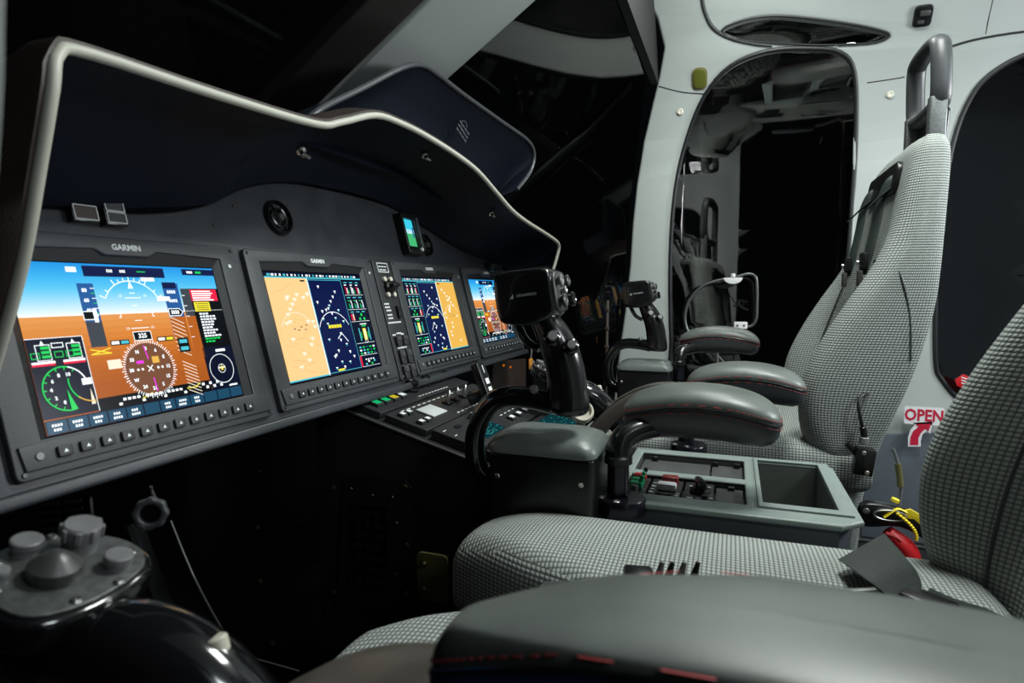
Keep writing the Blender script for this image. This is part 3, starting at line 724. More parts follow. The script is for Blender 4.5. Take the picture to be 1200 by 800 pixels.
# ================================================================== GLARESHIELD
pan = lambda u, v: tuple(PP(u, v, .001))
RI = [((.284,.52,-.10),pan(.305,-.10)), ((.281,.485,-.045),pan(.305,-.045)), ((.28,.450,.020),pan(.306,.01)), ((.28,.428,.080),pan(.312,.045)), ((.281,.413,.128),pan(.325,.070)), ((.289,.417,.153),pan(.345,.077)), ((.315,.424,.163),pan(.37,.080)),
      ((.44,.435,.172),pan(.45,.085)), ((.582,.44,.183),pan(.586,.107)), ((.63,.44,.197),pan(.64,.133)), ((.704,.44,.224),pan(.70,.153)), ((.77,.44,.230),pan(.78,.168)), ((.844,.44,.230),pan(.85,.171)),
      ((.95,.44,.224),pan(.96,.173)), ((1.041,.44,.213),pan(1.05,.166)), ((1.13,.44,.190),pan(1.12,.153)), ((1.222,.44,.166),pan(1.19,.134)), ((1.32,.44,.152),pan(1.31,.105)), ((1.45,.44,.140),pan(1.45,.085)),
      ((1.56,.44,.128),pan(1.56,.076)), ((1.592,.441,.118),pan(1.59,.068)), ((1.598,.446,.095),pan(1.605,.05)), ((1.59,.465,.03),pan(1.608,.0)), ((1.58,.50,-.04),pan(1.608,-.06))]
rim = catmull([a for a, b in RI], 4); inn = catmull([b for a, b in RI], 4)
def shell(off):
    rows = []
    for a, b in zip(rim, inn):
        a, b = V(a), V(b); n = V((a.x-.95, 0, a.z+.35)); 
        c = V((.95, 0, -.4)); out = V(((a.x-.95)*.35, 0, .45)).normalized()
        if a.x < .285: out = V((-1,0,.1)).normalized()
        if a.x > 1.595: out = V((1,0,.1)).normalized()
        row = []
        for k in range(7):
            s = k/6; p = a.lerp(b, s) + out*(.030*math.sin(math.pi*s)**.8 if 0 < s < 1 else 0)
            row.append(tuple(p + out*off))
        rows.append(row)
    return rows
t = thing('glareshield', 'long curved glare hood arching over the instrument panel with pale rounded edge', 'glare hood')
def sheet(rows0, rows1, m, name, parent):
    rings = [r0 + r1[::-1] for r0, r1 in zip(rows0, rows1)]
    mb = MB(); mb.loft(rings, m); return mb.build(name, parent, smooth=60)
sheet(shell(0), shell(.003), 'hood_inner', 'inner_lining', t)
sheet(shell(.0035), shell(.007), 'hood_skin', 'outer_skin', t)
mb = MB(); mb.tube(rim, .0042, 'hood_rim', seg=12, sub=1); mb.build('edge_trim', t)
for px in ((352,175),(497,181),(575,249)):
    q = onY(*px, .50); mb = MB(); mb.lathe([(0,0),(.006,0),(.006,.004),(.003,.006),(.003,.012),(0,.013)], 'steel', frame(q, (1,0,0), (-.3,-.6,-.7))); mb.box((.006,0,.008),(.012,.004,.004),'steel',T=frame(q,(1,0,0),(-.3,-.6,-.7)),bev=.001); mb.build('clip', t)
# second, upright visor behind the hood
t = thing('sun_visor', 'dark upright visor with a grey edge standing behind the glare hood, centre', 'visor')
def vis(px, py, y): return onY(px, py, y)
vt = catmull([tuple(vis(*q)) for q in [(350,150,.545),(375,128,.53),(425,103,.52),(470,80,.512),(492,76,.51),(510,85,.508),(545,112,.50),(590,144,.49),(618,164,.485),(626,180,.485),(622,200,.49),(606,222,.50)]], 4)
vb = [(.55+ (p[0]-.60)*.98, .56, min(p[2]-.004, .20 - max(0, p[0]-1.05)*.12)) for p in vt]
rings = []
for a, b in zip(vt, vb):
    a, b = V(a), V(b); row = []; 
    for k in range(6): s = k/5; row.append(a.lerp(b, s) + V((0, .05*math.sin(math.pi*s), 0)))
    rings.append([tuple(p) for p in row] + [tuple(p+V((0,.006,.002))) for p in row[::-1]])
mb = MB(); mb.loft(rings, 'hood_inner'); mb.build('visor_shell', t, smooth=60)
mb = MB(); mb.tube(vt, .0045, 'visor_rim', seg=10, sub=1); mb.build('edge_trim', t)
mb = MB(); q = onY(543,156,.522); T = frame(q, (.75,-.1,-.5), (-.2,-1,0))
for k in range(3):
    for j in range(4): mb.box((-.018+j*.010,.012-k*.010,.0), (.008,.004,.0006), 'visor_rim', T=T)
mb.arc(-.006,.014,.010,30,300,.002,'visor_rim',T); mb.build('printed_mark', t)

# ================================================================== SEATS
def ring_uv(o, rings):
    """weave runs along the girth (u) and the height (v) of a lofted cushion"""
    me = o.data; n = len(rings[0]); mid = rings[len(rings)//2]; u = [0]
    for i in range(n): u.append(u[-1] + (V(mid[(i+1) % n])-V(mid[i])).length)
    ul = me.uv_layers['UVMap'].data
    for p in me.polygons:
        ks = [me.loops[li].vertex_index % n for li in p.loop_indices]; wrap = max(ks)-min(ks) > n/2
        for li, k in zip(p.loop_indices, ks):
            r = me.loops[li].vertex_index // n
            ul[li].uv = (u[n] if (wrap and k == 0) else u[k], rings[r][0][2])
def seat(xc, dy):
    t = thing('pilot_seat', '', 'seat', 'pilot seats')
    rows = [  # z, half width, front centre, bolster front, rear
        (-.50,.150,-.250,-.245,-.300), (-.44,.170,-.245,-.240,-.300), (-.375,.190,-.240,-.236,-.300), (-.32,.205,-.238,-.225,-.308), (-.275,.213,-.244,-.195,-.318), (-.22,.218,-.258,-.184,-.335), (-.16,.220,-.273,-.190,-.355),
        (-.09,.220,-.290,-.218,-.374), (-.02,.218,-.304,-.256,-.388), (.04,.214,-.315,-.292,-.394), (.10,.208,-.326,-.318,-.398), (.16,.200,-.336,-.332,-.402), (.21,.192,-.343,-.341,-.405), (.245,.184,-.350,-.349,-.405), (.265,.170,-.362,-.362,-.400)]
    rr = catmull(rows, 5); rings = []
    for z, w, fc, fb, rb in rr:
        fb = max(fb, fc)
        half = [(0,fc), (.45*w,fc+.001), (.62*w,fc*.62+fb*.38), (.78*w,fb-.002), (.92*w,fb-.006), (w,fb-.030 if fb-rb > .09 else (fb+rb)/2+.012), (w*1.0,(fb+rb)/2-.004), (w*.97,rb+.012), (w*.85,rb), (.4*w,rb)]
        ring = half + [(0,rb)] + [(-a_, b_) for a_, b_ in half[::-1]][:-1]
        rings.append([(xc+a_, b_+dy, z) for a_, b_ in catmull(ring, 4, True)])
    mb = MB(); mb.loft(rings, 'fabric'); b = mb.build('backrest', t, smooth=80); ring_uv(b, rings)
    # seams on the backrest
    for s in (-1,1):
        mb = MB(); pts = []
        for z, w, fc, fb, rb in rows[3:10]: pts.append((xc+s*.60*w, fc*.66+max(fb,fc)*.34+dy+.003, z))
        pts += [(xc+s*.80*.214, -.300+dy, .052), (xc+s*.214, -.325+dy, .035), (xc+s*.217,-.345+dy,-.04), (xc+s*.218,-.35+dy,-.12)]
        mb.tube(pts, .0016, 'leather_side', seg=6, sub=4); mb.build('seam', t)
    # seat cushion with the front cut-out
    out = [(-.215,-.24),(-.215,.10),(-.212,.25),(-.195,.292),(-.150,.306),(-.098,.300),(-.080,.275),(-.045,.20),(-.022,.140),(.0,.128),(.022,.140),(.045,.20),(.080,.275),(.098,.300),(.150,.306),(.195,.292),(.212,.25),(.215,.10),(.215,-.24)]
    out = [(a_, b_) for a_, b_ in catmull(out, 4, False)]
    cc = [((x*.043,0,0),(1,0,0)) for x in range(-4,5)] + [((0,y*.04,0),(0,1,0)) for y in range(-6,8)]
    def fn(c):
        x, y, z = c; up = max(0, z)
        zz = z + .010*max(0, 1-(abs(abs(x)-.11)/.09)**2)*(z > .04)
        zz -= max(0, y-.19)**2*1.9 
        zz += .022*max(0, abs(x)-.15)/.065*(z > .04) if False else 0
        zz += .10*max(0, y+.05-.30)*0
        return V((xc+x, y+dy*.0, -.363+zz))
    mb = MB(); mb.slab(out, [], .085, 'fabric', bev=.030, cuts=cc, fn=fn, res=6); mb.build('seat_cushion', t, smooth=80)
    # piping round the thigh lobes
    for s in (-1,1):
        pts = [(xc+s*a_, b_, -.363+.0805-max(0,b_-.19)**2*1.9) for a_, b_ in [(.030,.105),(.052,.135),(.070,.19),(.100,.255),(.115,.278),(.150,.284),(.178,.274),(.192,.24),(.195,.10),(.195,-.15)]]
        mb = MB(); mb.tube(pts, .0020, 'leather_side', seg=6, sub=4); mb.build('piping', t)
    mb = MB(); mb.slab(rrect(.36,.44,.03,4,0,-.01), [], .05, 'black', T=Matrix.Translation((xc,0,-.415)), bev=.005)
    mb.box((xc,-.02,-.52), (.30,.34,.22), 'black_matte', bev=.02); mb.build('seat_pan', t)
    mb = MB()
    for s in (-1,1): mb.box((xc+s*.14,.0,-.68), (.035,.50,.07), 'black_matte', bev=.005)
    mb.build('floor_rail', t)
    # harness slot and headrest
    mb = MB(); mb.slab(rrect(.25,.055,.018,5), [], .012, 'black', T=frame((xc-.0,-.3445+dy,.205),(1,0,0),(0,1,.15)), bev=.003); mb.build('harness_slot', t)
    hl = catmull([(-.080,.345),(-.084,.38),(-.080,.425),(-.064,.446),(0,.452),(.064,.448),(.080,.430),(.084,.38),(.080,.345),(.062,.334),(0,.332),(-.062,.334)], 5, True)
    hy_ = -.405+dy
    mb = MB(); mb.tube([(xc-.015+a_, hy_+(b_-.30)*.04, b_) for a_, b_ in hl], (.0135,.017), 'leather_side', seg=16, sub=1, up=(0,1,0), closed=True); mb.build('headrest_loop', t, smooth=60)
    mb = MB(); mb.slab(rrect(.135,.075,.012,5,-.022,.302), [], .024, 'black', T=frame((xc-.015,hy_-.012,0),(-1,0,0),(0,1,.04)), bev=.006); mb.build('headrest_base', t)
    for s in (-1,1):
        mb = MB(); mb.slab(rrect(.020,.028,.004,4), [], .125, 'grey_metal', T=Matrix.Translation((xc-.015+s*.080,hy_+.006,.220)), bev=.001); mb.build('headrest_post', t)
        x = xc+s*.085-.02
        mb = MB(); ps = [(x,-.343+dy,.205),(x+.004,-.330+dy,.20),(x+.006,-.318+dy,.17),(x+.002,-.310+dy,.12),(x-.004,-.300+dy,.07),(x-.004,-.290+dy,.03)]
        mb.tube(ps, (.0085,.0018), 'webbing', seg=10, sub=5, up=(0,1,0)); mb.tube([(x,-.337+dy,.190),(x-.006,-.312+dy,.170),(x-.016,-.294+dy,.152),(x-.026,-.286+dy,.146)], (.0075,.0016), 'webbing', seg=10, sub=4, up=(0,1,0))
        q = mb.build('shoulder_strap', t)
        mb = MB(); mb.box((x-.002,-.292+dy,.055), (.026,.012,.030), 'black', bev=.003); mb.box((x-.004,-.286+dy,.022), (.020,.008,.030), 'knob_dark', bev=.002); mb.cyl((x-.002,-.284+dy,.052),(x-.002,-.280+dy,.052), .004, 'steel'); mb.build('buckle_end', q)
    return t
s1 = seat(.53, 0); s1['label'] = 'near woven grey seat with cushion in front of the camera, back cut off at right'
s2 = seat(1.42, .065); s2['label'] = 'far woven grey seat whose tall back and open headrest stand against the white wall'

# lap belt lying on the near seat
t = thing('lap_belt', 'dark green webbing lap belt lying on the rear of the near seat cushion', 'seat belt')
mb = MB()
def bz(px, py, dz=0): return onZ(px, py, -.268+dz)
def ribbon(mb, cl, w, m, th=.0012, sub=6):
    """cl: list of (left, right) edge points"""
    A = catmull([tuple(a) for a, b in cl], sub); B = catmull([tuple(b) for a, b in cl], sub)
    rings = []
    for a, b in zip(A, B): a, b = V(a), V(b); rings.append([a, b, b+V((0,0,th)), a+V((0,0,th))])
    mb.loft([[tuple(q) for q in r] for r in rings], m)
ribbon(mb, [(bz(983,656,.012),bz(1036,626,.020)), (bz(1010,676,.018),bz(1062,655,.016)), (bz(1034,694,.012),bz(1078,678,.010)), (bz(1050,708,.006),bz(1080,694,.006))], 0, 'webbing'); mb.build('strap', t)
mb = MB(); ribbon(mb, [(bz(1072,712,.014),bz(1090,690,.008)), (bz(1100,725,.012),bz(1120,703,.006)), (bz(1135,745,.010),bz(1165,718,.006)), (bz(1160,775,.006),bz(1215,750,.004))], 0, 'webbing'); mb.build('strap', t)
mb = MB(); q = bz(1088,706,.018); T = frame(q, (.80,-.7,0), (0,0,1)); mb.box((0,0,0), (.024,.036,.010), 'black', T=T, bev=.003); mb.build('slider_cover', t)
mb = MB(); q = bz(1050,712,.012); T = frame(q, (.70,-.7,0), (0,0,1)); mb.box((0,0,0), (.040,.034,.006), 'webbing', T=T, bev=.003); mb.build('belt_fold', t)
mb = MB(); q = bz(1010,704,.010); T = frame(q, (.4,-.9,0), (0,0,1)); mb.box((0,0,0), (.042,.030,.006), 'black', T=T, bev=.002); mb.box((0,.008,.005), (.036,.005,.003), 'steel', T=T, bev=.001); mb.build('adjuster', t)
t = thing('crotch_strap', 'ribbed black strap and buckle across the middle of the near seat cushion', 'seat belt')
mb = MB(); ribbon(mb, [(bz(628,693,.010),bz(640,682,.014)), (bz(665,694,.012),bz(690,682,.014)), (bz(710,694,.012),bz(735,680,.014)), (bz(760,694,.012),bz(765,678,.014))], 0, 'webbing')
for k in range(16):
    a_, b_ = bz(660+k*5,693,.013), bz(672+k*5,683,.0155); mb.tube([tuple(a_),tuple(b_)], .0007, 'knob_grey', seg=6, sub=1)
mb.build('strap', t)
mb = MB(); q = bz(748,676,.020); T = frame(q, (.2,-.95,0), (0,0,1)); mb.box((0,0,0), (.026,.024,.014), 'black', T=T, bev=.004); mb.build('buckle', t)
mb = MB()
for k, px in enumerate((770,782,796,812)): 
    q = bz(px,680,.014); mb.cyl(q, q+V((.004,-.004,.016)), .004, 'black' if k % 2 else 'grey_metal', r2=.002, bev=.0005)
mb.build('adjuster_teeth', t)
mb = MB(); ribbon(mb, [(bz(800,688,.016),bz(812,676,.022)), (bz(835,692,.012),bz(845,678,.024)), (bz(870,698,.008),bz(880,688,.012)), (bz(900,704,.004),bz(905,697,.005))], 0, 'webbing'); mb.build('strap_tail', t)

# ================================================================== ARMRESTS
def pad_rings(x0, x1, ys, ztop, zmid, zbot):
    pass
def armrest(xc, post=True, hw=.056, y0=.140, y1=-.062, sq=3.6):
    t = thing('armrest', '', 'armrest', 'padded leather armrests')
    # plan outline: rounded; lofted in height as (inset, z)
    def outline(ins):
        L0, L1 = y0-ins, y1+ins; w = hw-ins; n = 40; out = []
        cy = (L0+L1)/2; hl = (L0-L1)/2
        for i in range(n):
            a_ = 2*math.pi*i/n; c_, s_ = math.cos(a_), math.sin(a_); e = 2/sq
            yy = cy + hl*math.copysign(abs(s_)**e, s_); ww = w*(1.0 + .10*(cy-yy)/hl)
            out.append((xc + ww*math.copysign(abs(c_)**e, c_), yy))
        return out
    def arch(y, k): # long-axis bow
        s_ = (y-(y0+y1)/2)/((y0-y1)/2); return -.020*s_*s_*k
    kk = min(1, hw/.056)
    def ring(ins, z, k=1): ins = ins*kk; return [(x, y, z+arch(y,k)) for x, y in outline(ins)]
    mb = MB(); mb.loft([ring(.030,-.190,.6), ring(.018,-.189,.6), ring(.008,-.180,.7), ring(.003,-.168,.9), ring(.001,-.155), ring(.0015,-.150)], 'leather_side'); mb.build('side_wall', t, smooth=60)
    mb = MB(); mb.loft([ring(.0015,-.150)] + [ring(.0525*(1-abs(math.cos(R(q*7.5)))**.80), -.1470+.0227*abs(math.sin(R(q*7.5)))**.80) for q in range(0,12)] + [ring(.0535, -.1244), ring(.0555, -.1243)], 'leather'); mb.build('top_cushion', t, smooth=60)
    mb = MB(); mb.tube([(x,y,z) for x,y,z in ring(-.0005,-.1485)], .0011, 'black', seg=6, sub=1, closed=True); mb.build('seam_groove', t)
    mb = MB()
    for z_, ins in ((-.1535,-.0003),(-.1435,.0000)):
        C = ring(ins, z_)
        C = catmull(C, 4, True)
        for i in range(0, len(C)-2, 2):
            a_, b_ = V(C[i]), V(C[i+1]); mb.tube([tuple(a_), tuple(b_)], .00055, 'stitch', seg=5, sub=1)
    mb.build('red_stitching', t)
    if post:
        px_ = xc-.065
        mb = MB(); mb.cyl((px_,.135,-.262),(px_,.135,-.215), .0140, 'anodised', seg=24); mb.lathe([(.0140,0),(.018,.002),(.018,.010),(.0145,.014),(0,.014)], 'black', Matrix.Translation((px_,.135,-.225)))
        mb.tube([(px_,.135,-.222),(px_+.002,.135,-.203),(px_+.012,.125,-.188),(px_+.035,.095,-.180),(px_+.060,.060,-.184)], [.0165,.0165,.016,.015,.013], 'grip_black', seg=16, sub=6); mb.build('support_arm', t)
        mb = MB(); mb.lathe([(0,0),(.032,0),(.032,.016),(.030,.019),(0,.019)], 'anodised', Matrix.Translation((px_-.004,.130,-.285)), 36); mb.build('base_disc', t)
        for q_ in ((px_-.026,.132,-.266),(px_-.016,.153,-.266)): mb = MB(); screw(mb, Matrix.Translation(q_), .005); mb.build('screw', t)
    return t
a1 = armrest(.848); a1['label'] = 'padded grey leather armrest with red stitching over the console, beside the near control box'
a2 = copy_tree(a1, dx=(.868,-.005,.030), label='smallest and farthest padded armrest, below the clipboard frame on the door window')
a2.rotation_euler = (R(0),0,0)
a3 = armrest(.235, False, .040, .106, -.135, 5.5); a3['label'] = 'huge blurred leather armrest with red stitching in the bottom right foreground'
for o in a3.children:
    for v in o.data.vertices: v.co.z = -.1235 + (v.co.z+.1485)*(.25 if v.co.z > -.1485 else 1) - .003*max(0, v.co.y/.1)
mb = MB(); mb.cyl((.235,-.03,-.72),(.235,-.03,-.165), .016, 'anodised'); mb.build('support_post', a3)
side = [c for c in a3.children if c.name.startswith('seam_groove')][0]
zs = sorted(set(round(v.co.z, 3) for v in side.data.vertices)); 
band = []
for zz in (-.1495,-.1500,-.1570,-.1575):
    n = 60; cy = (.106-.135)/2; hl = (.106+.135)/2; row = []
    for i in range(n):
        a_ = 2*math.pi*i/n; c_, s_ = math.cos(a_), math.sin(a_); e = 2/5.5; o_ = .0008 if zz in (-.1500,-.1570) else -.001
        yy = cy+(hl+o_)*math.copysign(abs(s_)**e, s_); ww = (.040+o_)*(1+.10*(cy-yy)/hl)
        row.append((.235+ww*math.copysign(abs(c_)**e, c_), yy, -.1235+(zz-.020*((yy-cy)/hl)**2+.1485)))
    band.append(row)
mb = MB(); mb.loft(band, 'blue_screen_spill', cap=False); mb.build('blue_spill_band', a3, smooth=60)  # added strip round the pad, painted blue as if lit by the screens
for o in a3.children:                       # the pad narrows towards its front end
    if o.name.startswith('support'): continue
    for v in o.data.vertices:
        if v.co.y > 0 and v.co.x > .195: v.co.x = .195 + (v.co.x-.195)*(1-.72*(v.co.y/.106)**1.7)
a4 = copy_tree(a1, dx=(.335,-.062,-.005), label='padded grey armrest just behind the stitched one, at the left side of the far seat')

# ================================================================== CYCLIC CONTROLS
def cyclic():
    t = thing('cyclic_control', '', 'control stick', 'side control sticks')
    xc = .772; yc_ = .222
    mb = MB(); mb.slab(rrect(.100,.138,.008,4,xc,.224), [], .165, 'black', T=Matrix.Translation((0,0,-.372)), bev=.004); mb.build('housing', t)
    def rg(w, l, z, r=.02, k=0): return [(x, y, z - k*((x-xc)/.06)**2 - k*1.2*((y-.226)/.078)**4) for x, y in rrect(w*.90, l*.87, r, 6, xc, .224)]
    mb = MB(); mb.loft([rg(.112,.152,-.208,.016), rg(.122,.164,-.206,.016), rg(.122,.166,-.199,.016), rg(.112,.150,-.188,.02,.002), rg(.092,.122,-.183,.02,.003), rg(.05,.08,-.181,.02,.003)], 'pad_green'); mb.build('top_pad', t, smooth=60)
    for y_ in (.170,.280): mb = MB(); screw(mb, frame((.7215,y_,-.238),(0,1,0),(-1,0,0)), .0035); mb.build('screw', t)
    mb = MB(); mb.tube([(.748,.285,-.262),(.748,.308,-.252),(.748,.321,-.228),(.748,.321,-.190),(.748,.304,-.155),(.748,.280,-.140),(.75,.245,-.139),(.75,.210,-.143)], [.0135]*6+[.0145,.016], 'gloss_black', seg=18, sub=6); mb.build('curved_tube', t)
    g = MB()
    g.tube([(.75,.193,-.156),(.75,.193,-.150),(.75,.194,-.135),(.75,.197,-.110),(.75,.203,-.083),(.75,.214,-.058),(.75,.228,-.034),(.75,.240,-.012)], [(.022,.020),(.026,.026),(.024,.026),(.023,.025),(.024,.024),(.022,.022),(.019,.017),(.018,.016)], 'grip_black', seg=20, sub=5, up=(0,1,0)); 
    g.tube([(.75,.232,-.075),(.75,.250,-.065),(.75,.262,-.045),(.75,.270,-.028)], [(.010,.005),(.009,.005),(.009,.005),(.010,.005)], 'grip_black', seg=10, sub=4)
    grip = g.build('grip', t, smooth=60)
    T = frame((.75,.244,-.008), (0,1,-.12), (-1,0,0))
    mb = MB(); mb.slab(catmull([(-.036,.024),(-.037,-.004),(-.033,-.030),(.0,-.034),(.034,-.032),(.039,-.012),(.037,.022),(.026,.032),(-.012,.035)], 3, True), [], .062, 'grip_black', T=T @ Matrix.Translation((0,0,-.031)), bev=.006, res=3); hd = mb.build('grip_head', t, smooth=50)
    mb = MB(); mb.text('LEONARDO', .0048, 'logo_mark', T @ Matrix.Rotation(math.pi,4,'Y') @ Matrix.Translation((.004,.002,-.0318)) @ Matrix.Rotation(math.pi,4,'Y') if False else frame((.7186,.244,-.006),(0,-1,.12),(-1,0,0)) @ Matrix.Translation((.004,0,0)))
    mb.poly([(-.018,-.003),(-.013,-.003),(-.013,.003)], 'logo_mark', frame((.7184,.244,-.006),(0,-1,.12),(-1,0,0))); mb.build('lettering', hd)
    # switch cluster on the rear face
    Tb = frame((.75,.2100,-.002), (1,0,0), (0,-1,.15))
    mb = MB(); mb.slab(rrect(.056,.050,.014,5), [], .006, 'knob_dark', T=Tb, bev=.002); mb.build('switch_plate', t)
    for (x, y, r, h, m_) in ((-.016,.013,.0075,.009,'knob_grey'), (.015,.013,.0075,.009,'knob_dark'), (-.014,-.012,.0085,.010,'knob_dark'), (.012,-.011,.0095,.014,'gloss_black'), (0,.001,.005,.008,'steel')):
        mb = MB(); mb.lathe([(0,0),(r*.7,0),(r*.7,h*.5),(r,h*.6),(r,h*.9),(r*.8,h),(r*.4,h*.85),(0,h*.85)], m_, Tb @ Matrix.Translation((x,y,.005)), 16); mb.build('hat_switch', t)
    for (yy, zz, r) in ((.210,-.058,.0080),(.186,-.068,.0070)):
        Tn = frame((.7295,yy,zz), (0,1,0), (-1,-.35,.35))
        mb = MB(); mb.lathe([(0,-.006),(r*1.5,-.006),(r*1.4,.001),(r*1.1,.003),(r*.95,.003),(r*.95,.008),(r*.8,.009),(0,.009)], 'grip_black', Tn, 20); k = mb.build('push_button', t)
        mb = MB(); mb.lathe([(0,.0088),(r*.75,.0088),(r*.7,.0098),(0,.0100)], 'knob_grey', Tn, 20); mb.build('button_cap', k)
    mb = MB(); mb.lathe([(0,0),(.005,0),(.006,.004),(.004,.008),(0,.009)], 'knob_grey', frame((.736,.232,-.125),(0,0,1),(-.6,.6,0)), 16); mb.build('trigger_pin', t)
    return t
c1 = cyclic(); c1['label'] = 'black grip on a curved tube with its grey-topped box, in front of the near seat'
copy_tree(c1, dx=(.885,-.008,-.002), label='farther black grip on a curved tube, standing before the white door post')

# ================================================================== COLLECTIVES
def collective(xc, near):
    t = thing('collective_lever', '', 'control lever', 'collective levers')
    # curved stitched cover
    path = [(.285,-.330),(.262,-.285),(.235,-.245),(.205,-.213),(.170,-.190),(.135,-.178),(.105,-.176)]
    rings = []
    C = catmull(path, 5)
    for i, (y, z) in enumerate(C):
        a_, b_ = C[max(0,i-1)], C[min(len(C)-1,i+1)]; d = V((b_[0]-a_[0], b_[1]-a_[1])).normalized(); n = V((-d.y, d.x)); n = -n if n.y < 0 else n
        w = .030
        prof = [(-w,-.016),(-w,.004),(-w*.85,.010),(-w*.4,.013),(0,.014),(w*.4,.013),(w*.85,.010),(w,.004),(w,-.016),(0,-.018)]
        rings.append([(xc+u_, y+n.x*h_, z+n.y*h_) for u_, h_ in prof])
    mb = MB(); mb.loft(rings, 'leather_brown'); mb.build('stitched_cover', t, smooth=50)
    for s in (-.78,-.60):
        mb = MB(); mb.tube([(xc+.030*s, y+.004, z+.0115) for y, z in C[4:]], .0009, 'leather_side', seg=5, sub=1); mb.build('seam', t)
    # twist grip
    mb = MB(); mb.tube([(xc+.012,.200,-.252),(xc+.008,.226,-.226),(xc+.002,.252,-.202),(xc-.004,.280,-.188),(xc-.010,.305,-.184),(xc-.014,.330,-.190)], [.018,.023,.026,.026,.023,.018], 'gloss_black', seg=24, sub=6); mb.build('twist_grip', t, smooth=60)
    q = V((xc+.006,.240,-.190)); mb = MB(); mb.cyl(q, q+V((0,.004,.014)), .0055, 'ivory', bev=.001); mb.cyl(q+V((-.012,.03,.008)), q+V((-.012,.03,.013)), .004, 'steel', bev=.001); mb.build('grip_button', t)
    # switch head
    T = frame((xc-.010,.330,-.148), (1,0,.0), (0,-.30,1))
    pl = catmull([(-.038,-.006),(-.032,.022),(-.005,.036),(.026,.024),(.040,-.002),(.030,-.026),(-.006,-.034),(-.032,-.026)], 4, True)
    mb = MB(); mb.slab([(x*1.04,y*1.04) for x,y in pl], [], .018, 'gloss_black', T=T @ Matrix.Translation((0,0,-.018)), bev=.004)
    mb.tube([tuple(T @ V((0,0,-.008))), (xc-.012,.338,-.178), (xc-.008,.325,-.205)], [.030,.026,.020], 'black', seg=20, sub=4)
    hd = mb.build('switch_head', t, smooth=50)
    mb = MB(); mb.slab([(x*.93,y*.93) for x,y in pl], [], .002, 'grey_metal', T=T, bev=.0005)
    for x, y in ((-.030,.004),(.012,.028),(.031,-.010),(-.012,-.027),(.010,-.028),(-.018,.022)): screw(mb, T @ Matrix.Translation((x,y,.002)), .0028)
    mb.build('face_plate', t)
    def kn(x, y, r, h, m_, nm, ribs=0):
        mb = MB(); mb.lathe([(0,0),(r*.9,0),(r*.9,h*.4),(r,h*.5),(r,h*.92),(r*.9,h),(r*.2,h),(0,h*.97)], m_, T @ Matrix.Translation((x,y,.002)), 20)
        for k in range(ribs): mb.box((r*.98,0,h*.72), (.0025,.003,h*.44), m_, T=T @ Matrix.Translation((x,y,.002)) @ Matrix.Rotation(2*math.pi*k/ribs,4,'Z'), bev=.0005)
        mb.build(nm, t)
    kn(.015,.010,.0095,.016,'knob_grey','ribbed_knob',8); kn(-.004,.024,.0075,.008,'knob_grey','push_button'); kn(.018,-.016,.0072,.008,'knob_grey','push_button')
    kn(-.026,.008,.0042,.008,'knob_grey','push_button')
    mb = MB(); mb.lathe([(0,0),(.0115,0),(.0125,.003),(.012,.007),(.007,.011),(.003,.014),(0,.0145)], 'knob_dark', T @ Matrix.Translation((-.007,-.003,.002)), 24); mb.build('coolie_hat', t)
    return t
k1 = collective(.225, True); k1['label'] = 'blurred collective lever with a four-knob switch head in the bottom left corner'
copy_tree(k1, dx=(.885,-.012,.0), label='farther collective lever with brown stitched cover, between the near grip and the armrests')

# ================================================================== CENTRE PEDESTAL
PA = V((.80,.595,-.170)); PB = V((.80,.255,-.262)); sl = (PB-PA).normalized(); PNn = V((1,0,0)).cross(V((0,-sl.y,-sl.z)))
PNn = V((0, sl.z*-1, sl.y*-1*-1)); PNn = V((0, -(-sl.z), 0)); 
PNn = V((0, sl.z, -sl.y)).normalized()
if PNn.z < 0: PNn = -PNn
QF = frame(PA - PNn*.006, (1,0,0), PNn)                              # local x across, y forward up the slope, z out of the face
def Q2(px, py, h=0):
    p = onplane(px, py, PA + PNn*h, PNn); q = QF.inverted() @ p; return (q.x, q.y)
t = thing('centre_pedestal', 'black sloping pedestal body running down from the panel between the seats', 'pedestal')
mb = MB()
side = [(.62,-.72),(.62,-.172),(.595,-.176),(.255,-.268),(.165,-.300),(.160,-.72)]
T = frame((.80,0,0), (0,1,0), (1,0,0))
mb.slab(side, [], .36, 'black_matte', T=T, bev=.003); mb.build('body', t)
mb = MB(); mb.tube([(.799,.66,-.180),(.799,.595,-.177),(.799,.25,-.272)], .0022, 'grey_metal', seg=8, sub=1); mb.build('edge_strip', t)
mb = MB(); 
rx = [onX(*p, .80) for p in [(408,560),(478,560),(483,700),(405,712)]]
loop = [(p.y, p.z) for p in [onX(*q, .80) for q in [(480,714),(484,570),(472,558),(405,560),(395,712)]]]
mb.slab(loop, [], .004, 'plate_black', T=frame((.7995,0,0), (0,1,0), (1,0,0)) @ Matrix.Translation((0,0,-.004)), bev=.001); ap = mb.build('access_panel', t)
mb = MB(); loop = [(p.y, p.z) for p in [onX(*q, .80) for q in [(455,690),(458,590),(415,592),(410,690)]]]
mb.slab(loop, [], .003, 'perforated', T=frame((.7955,0,0), (0,1,0), (1,0,0)) @ Matrix.Translation((0,0,-.003))); mb.build('perforated_mesh', t)
mb = MB()
for px in [(303,617),(306,680),(320,753),(391,571),(475,570),(477,638),(477,694),(393,693),(412,572),(437,580),(465,612),(411,607),(305,552),(411,640),(412,665),(465,672),(460,582)]:
    mb = MB(); q = onX(*px, .795); screw(mb, frame(q+V((-.001,0,0)), (0,1,0), (-1,0,0)), .0042 if px[0] in (303,306,320,391,475,477,393) else .0024, 'brass'); mb.build('screw', t)
t = thing('olive_bracket', 'olive drab bracket plate with two bolts at the front corner of the near seat', 'bracket')
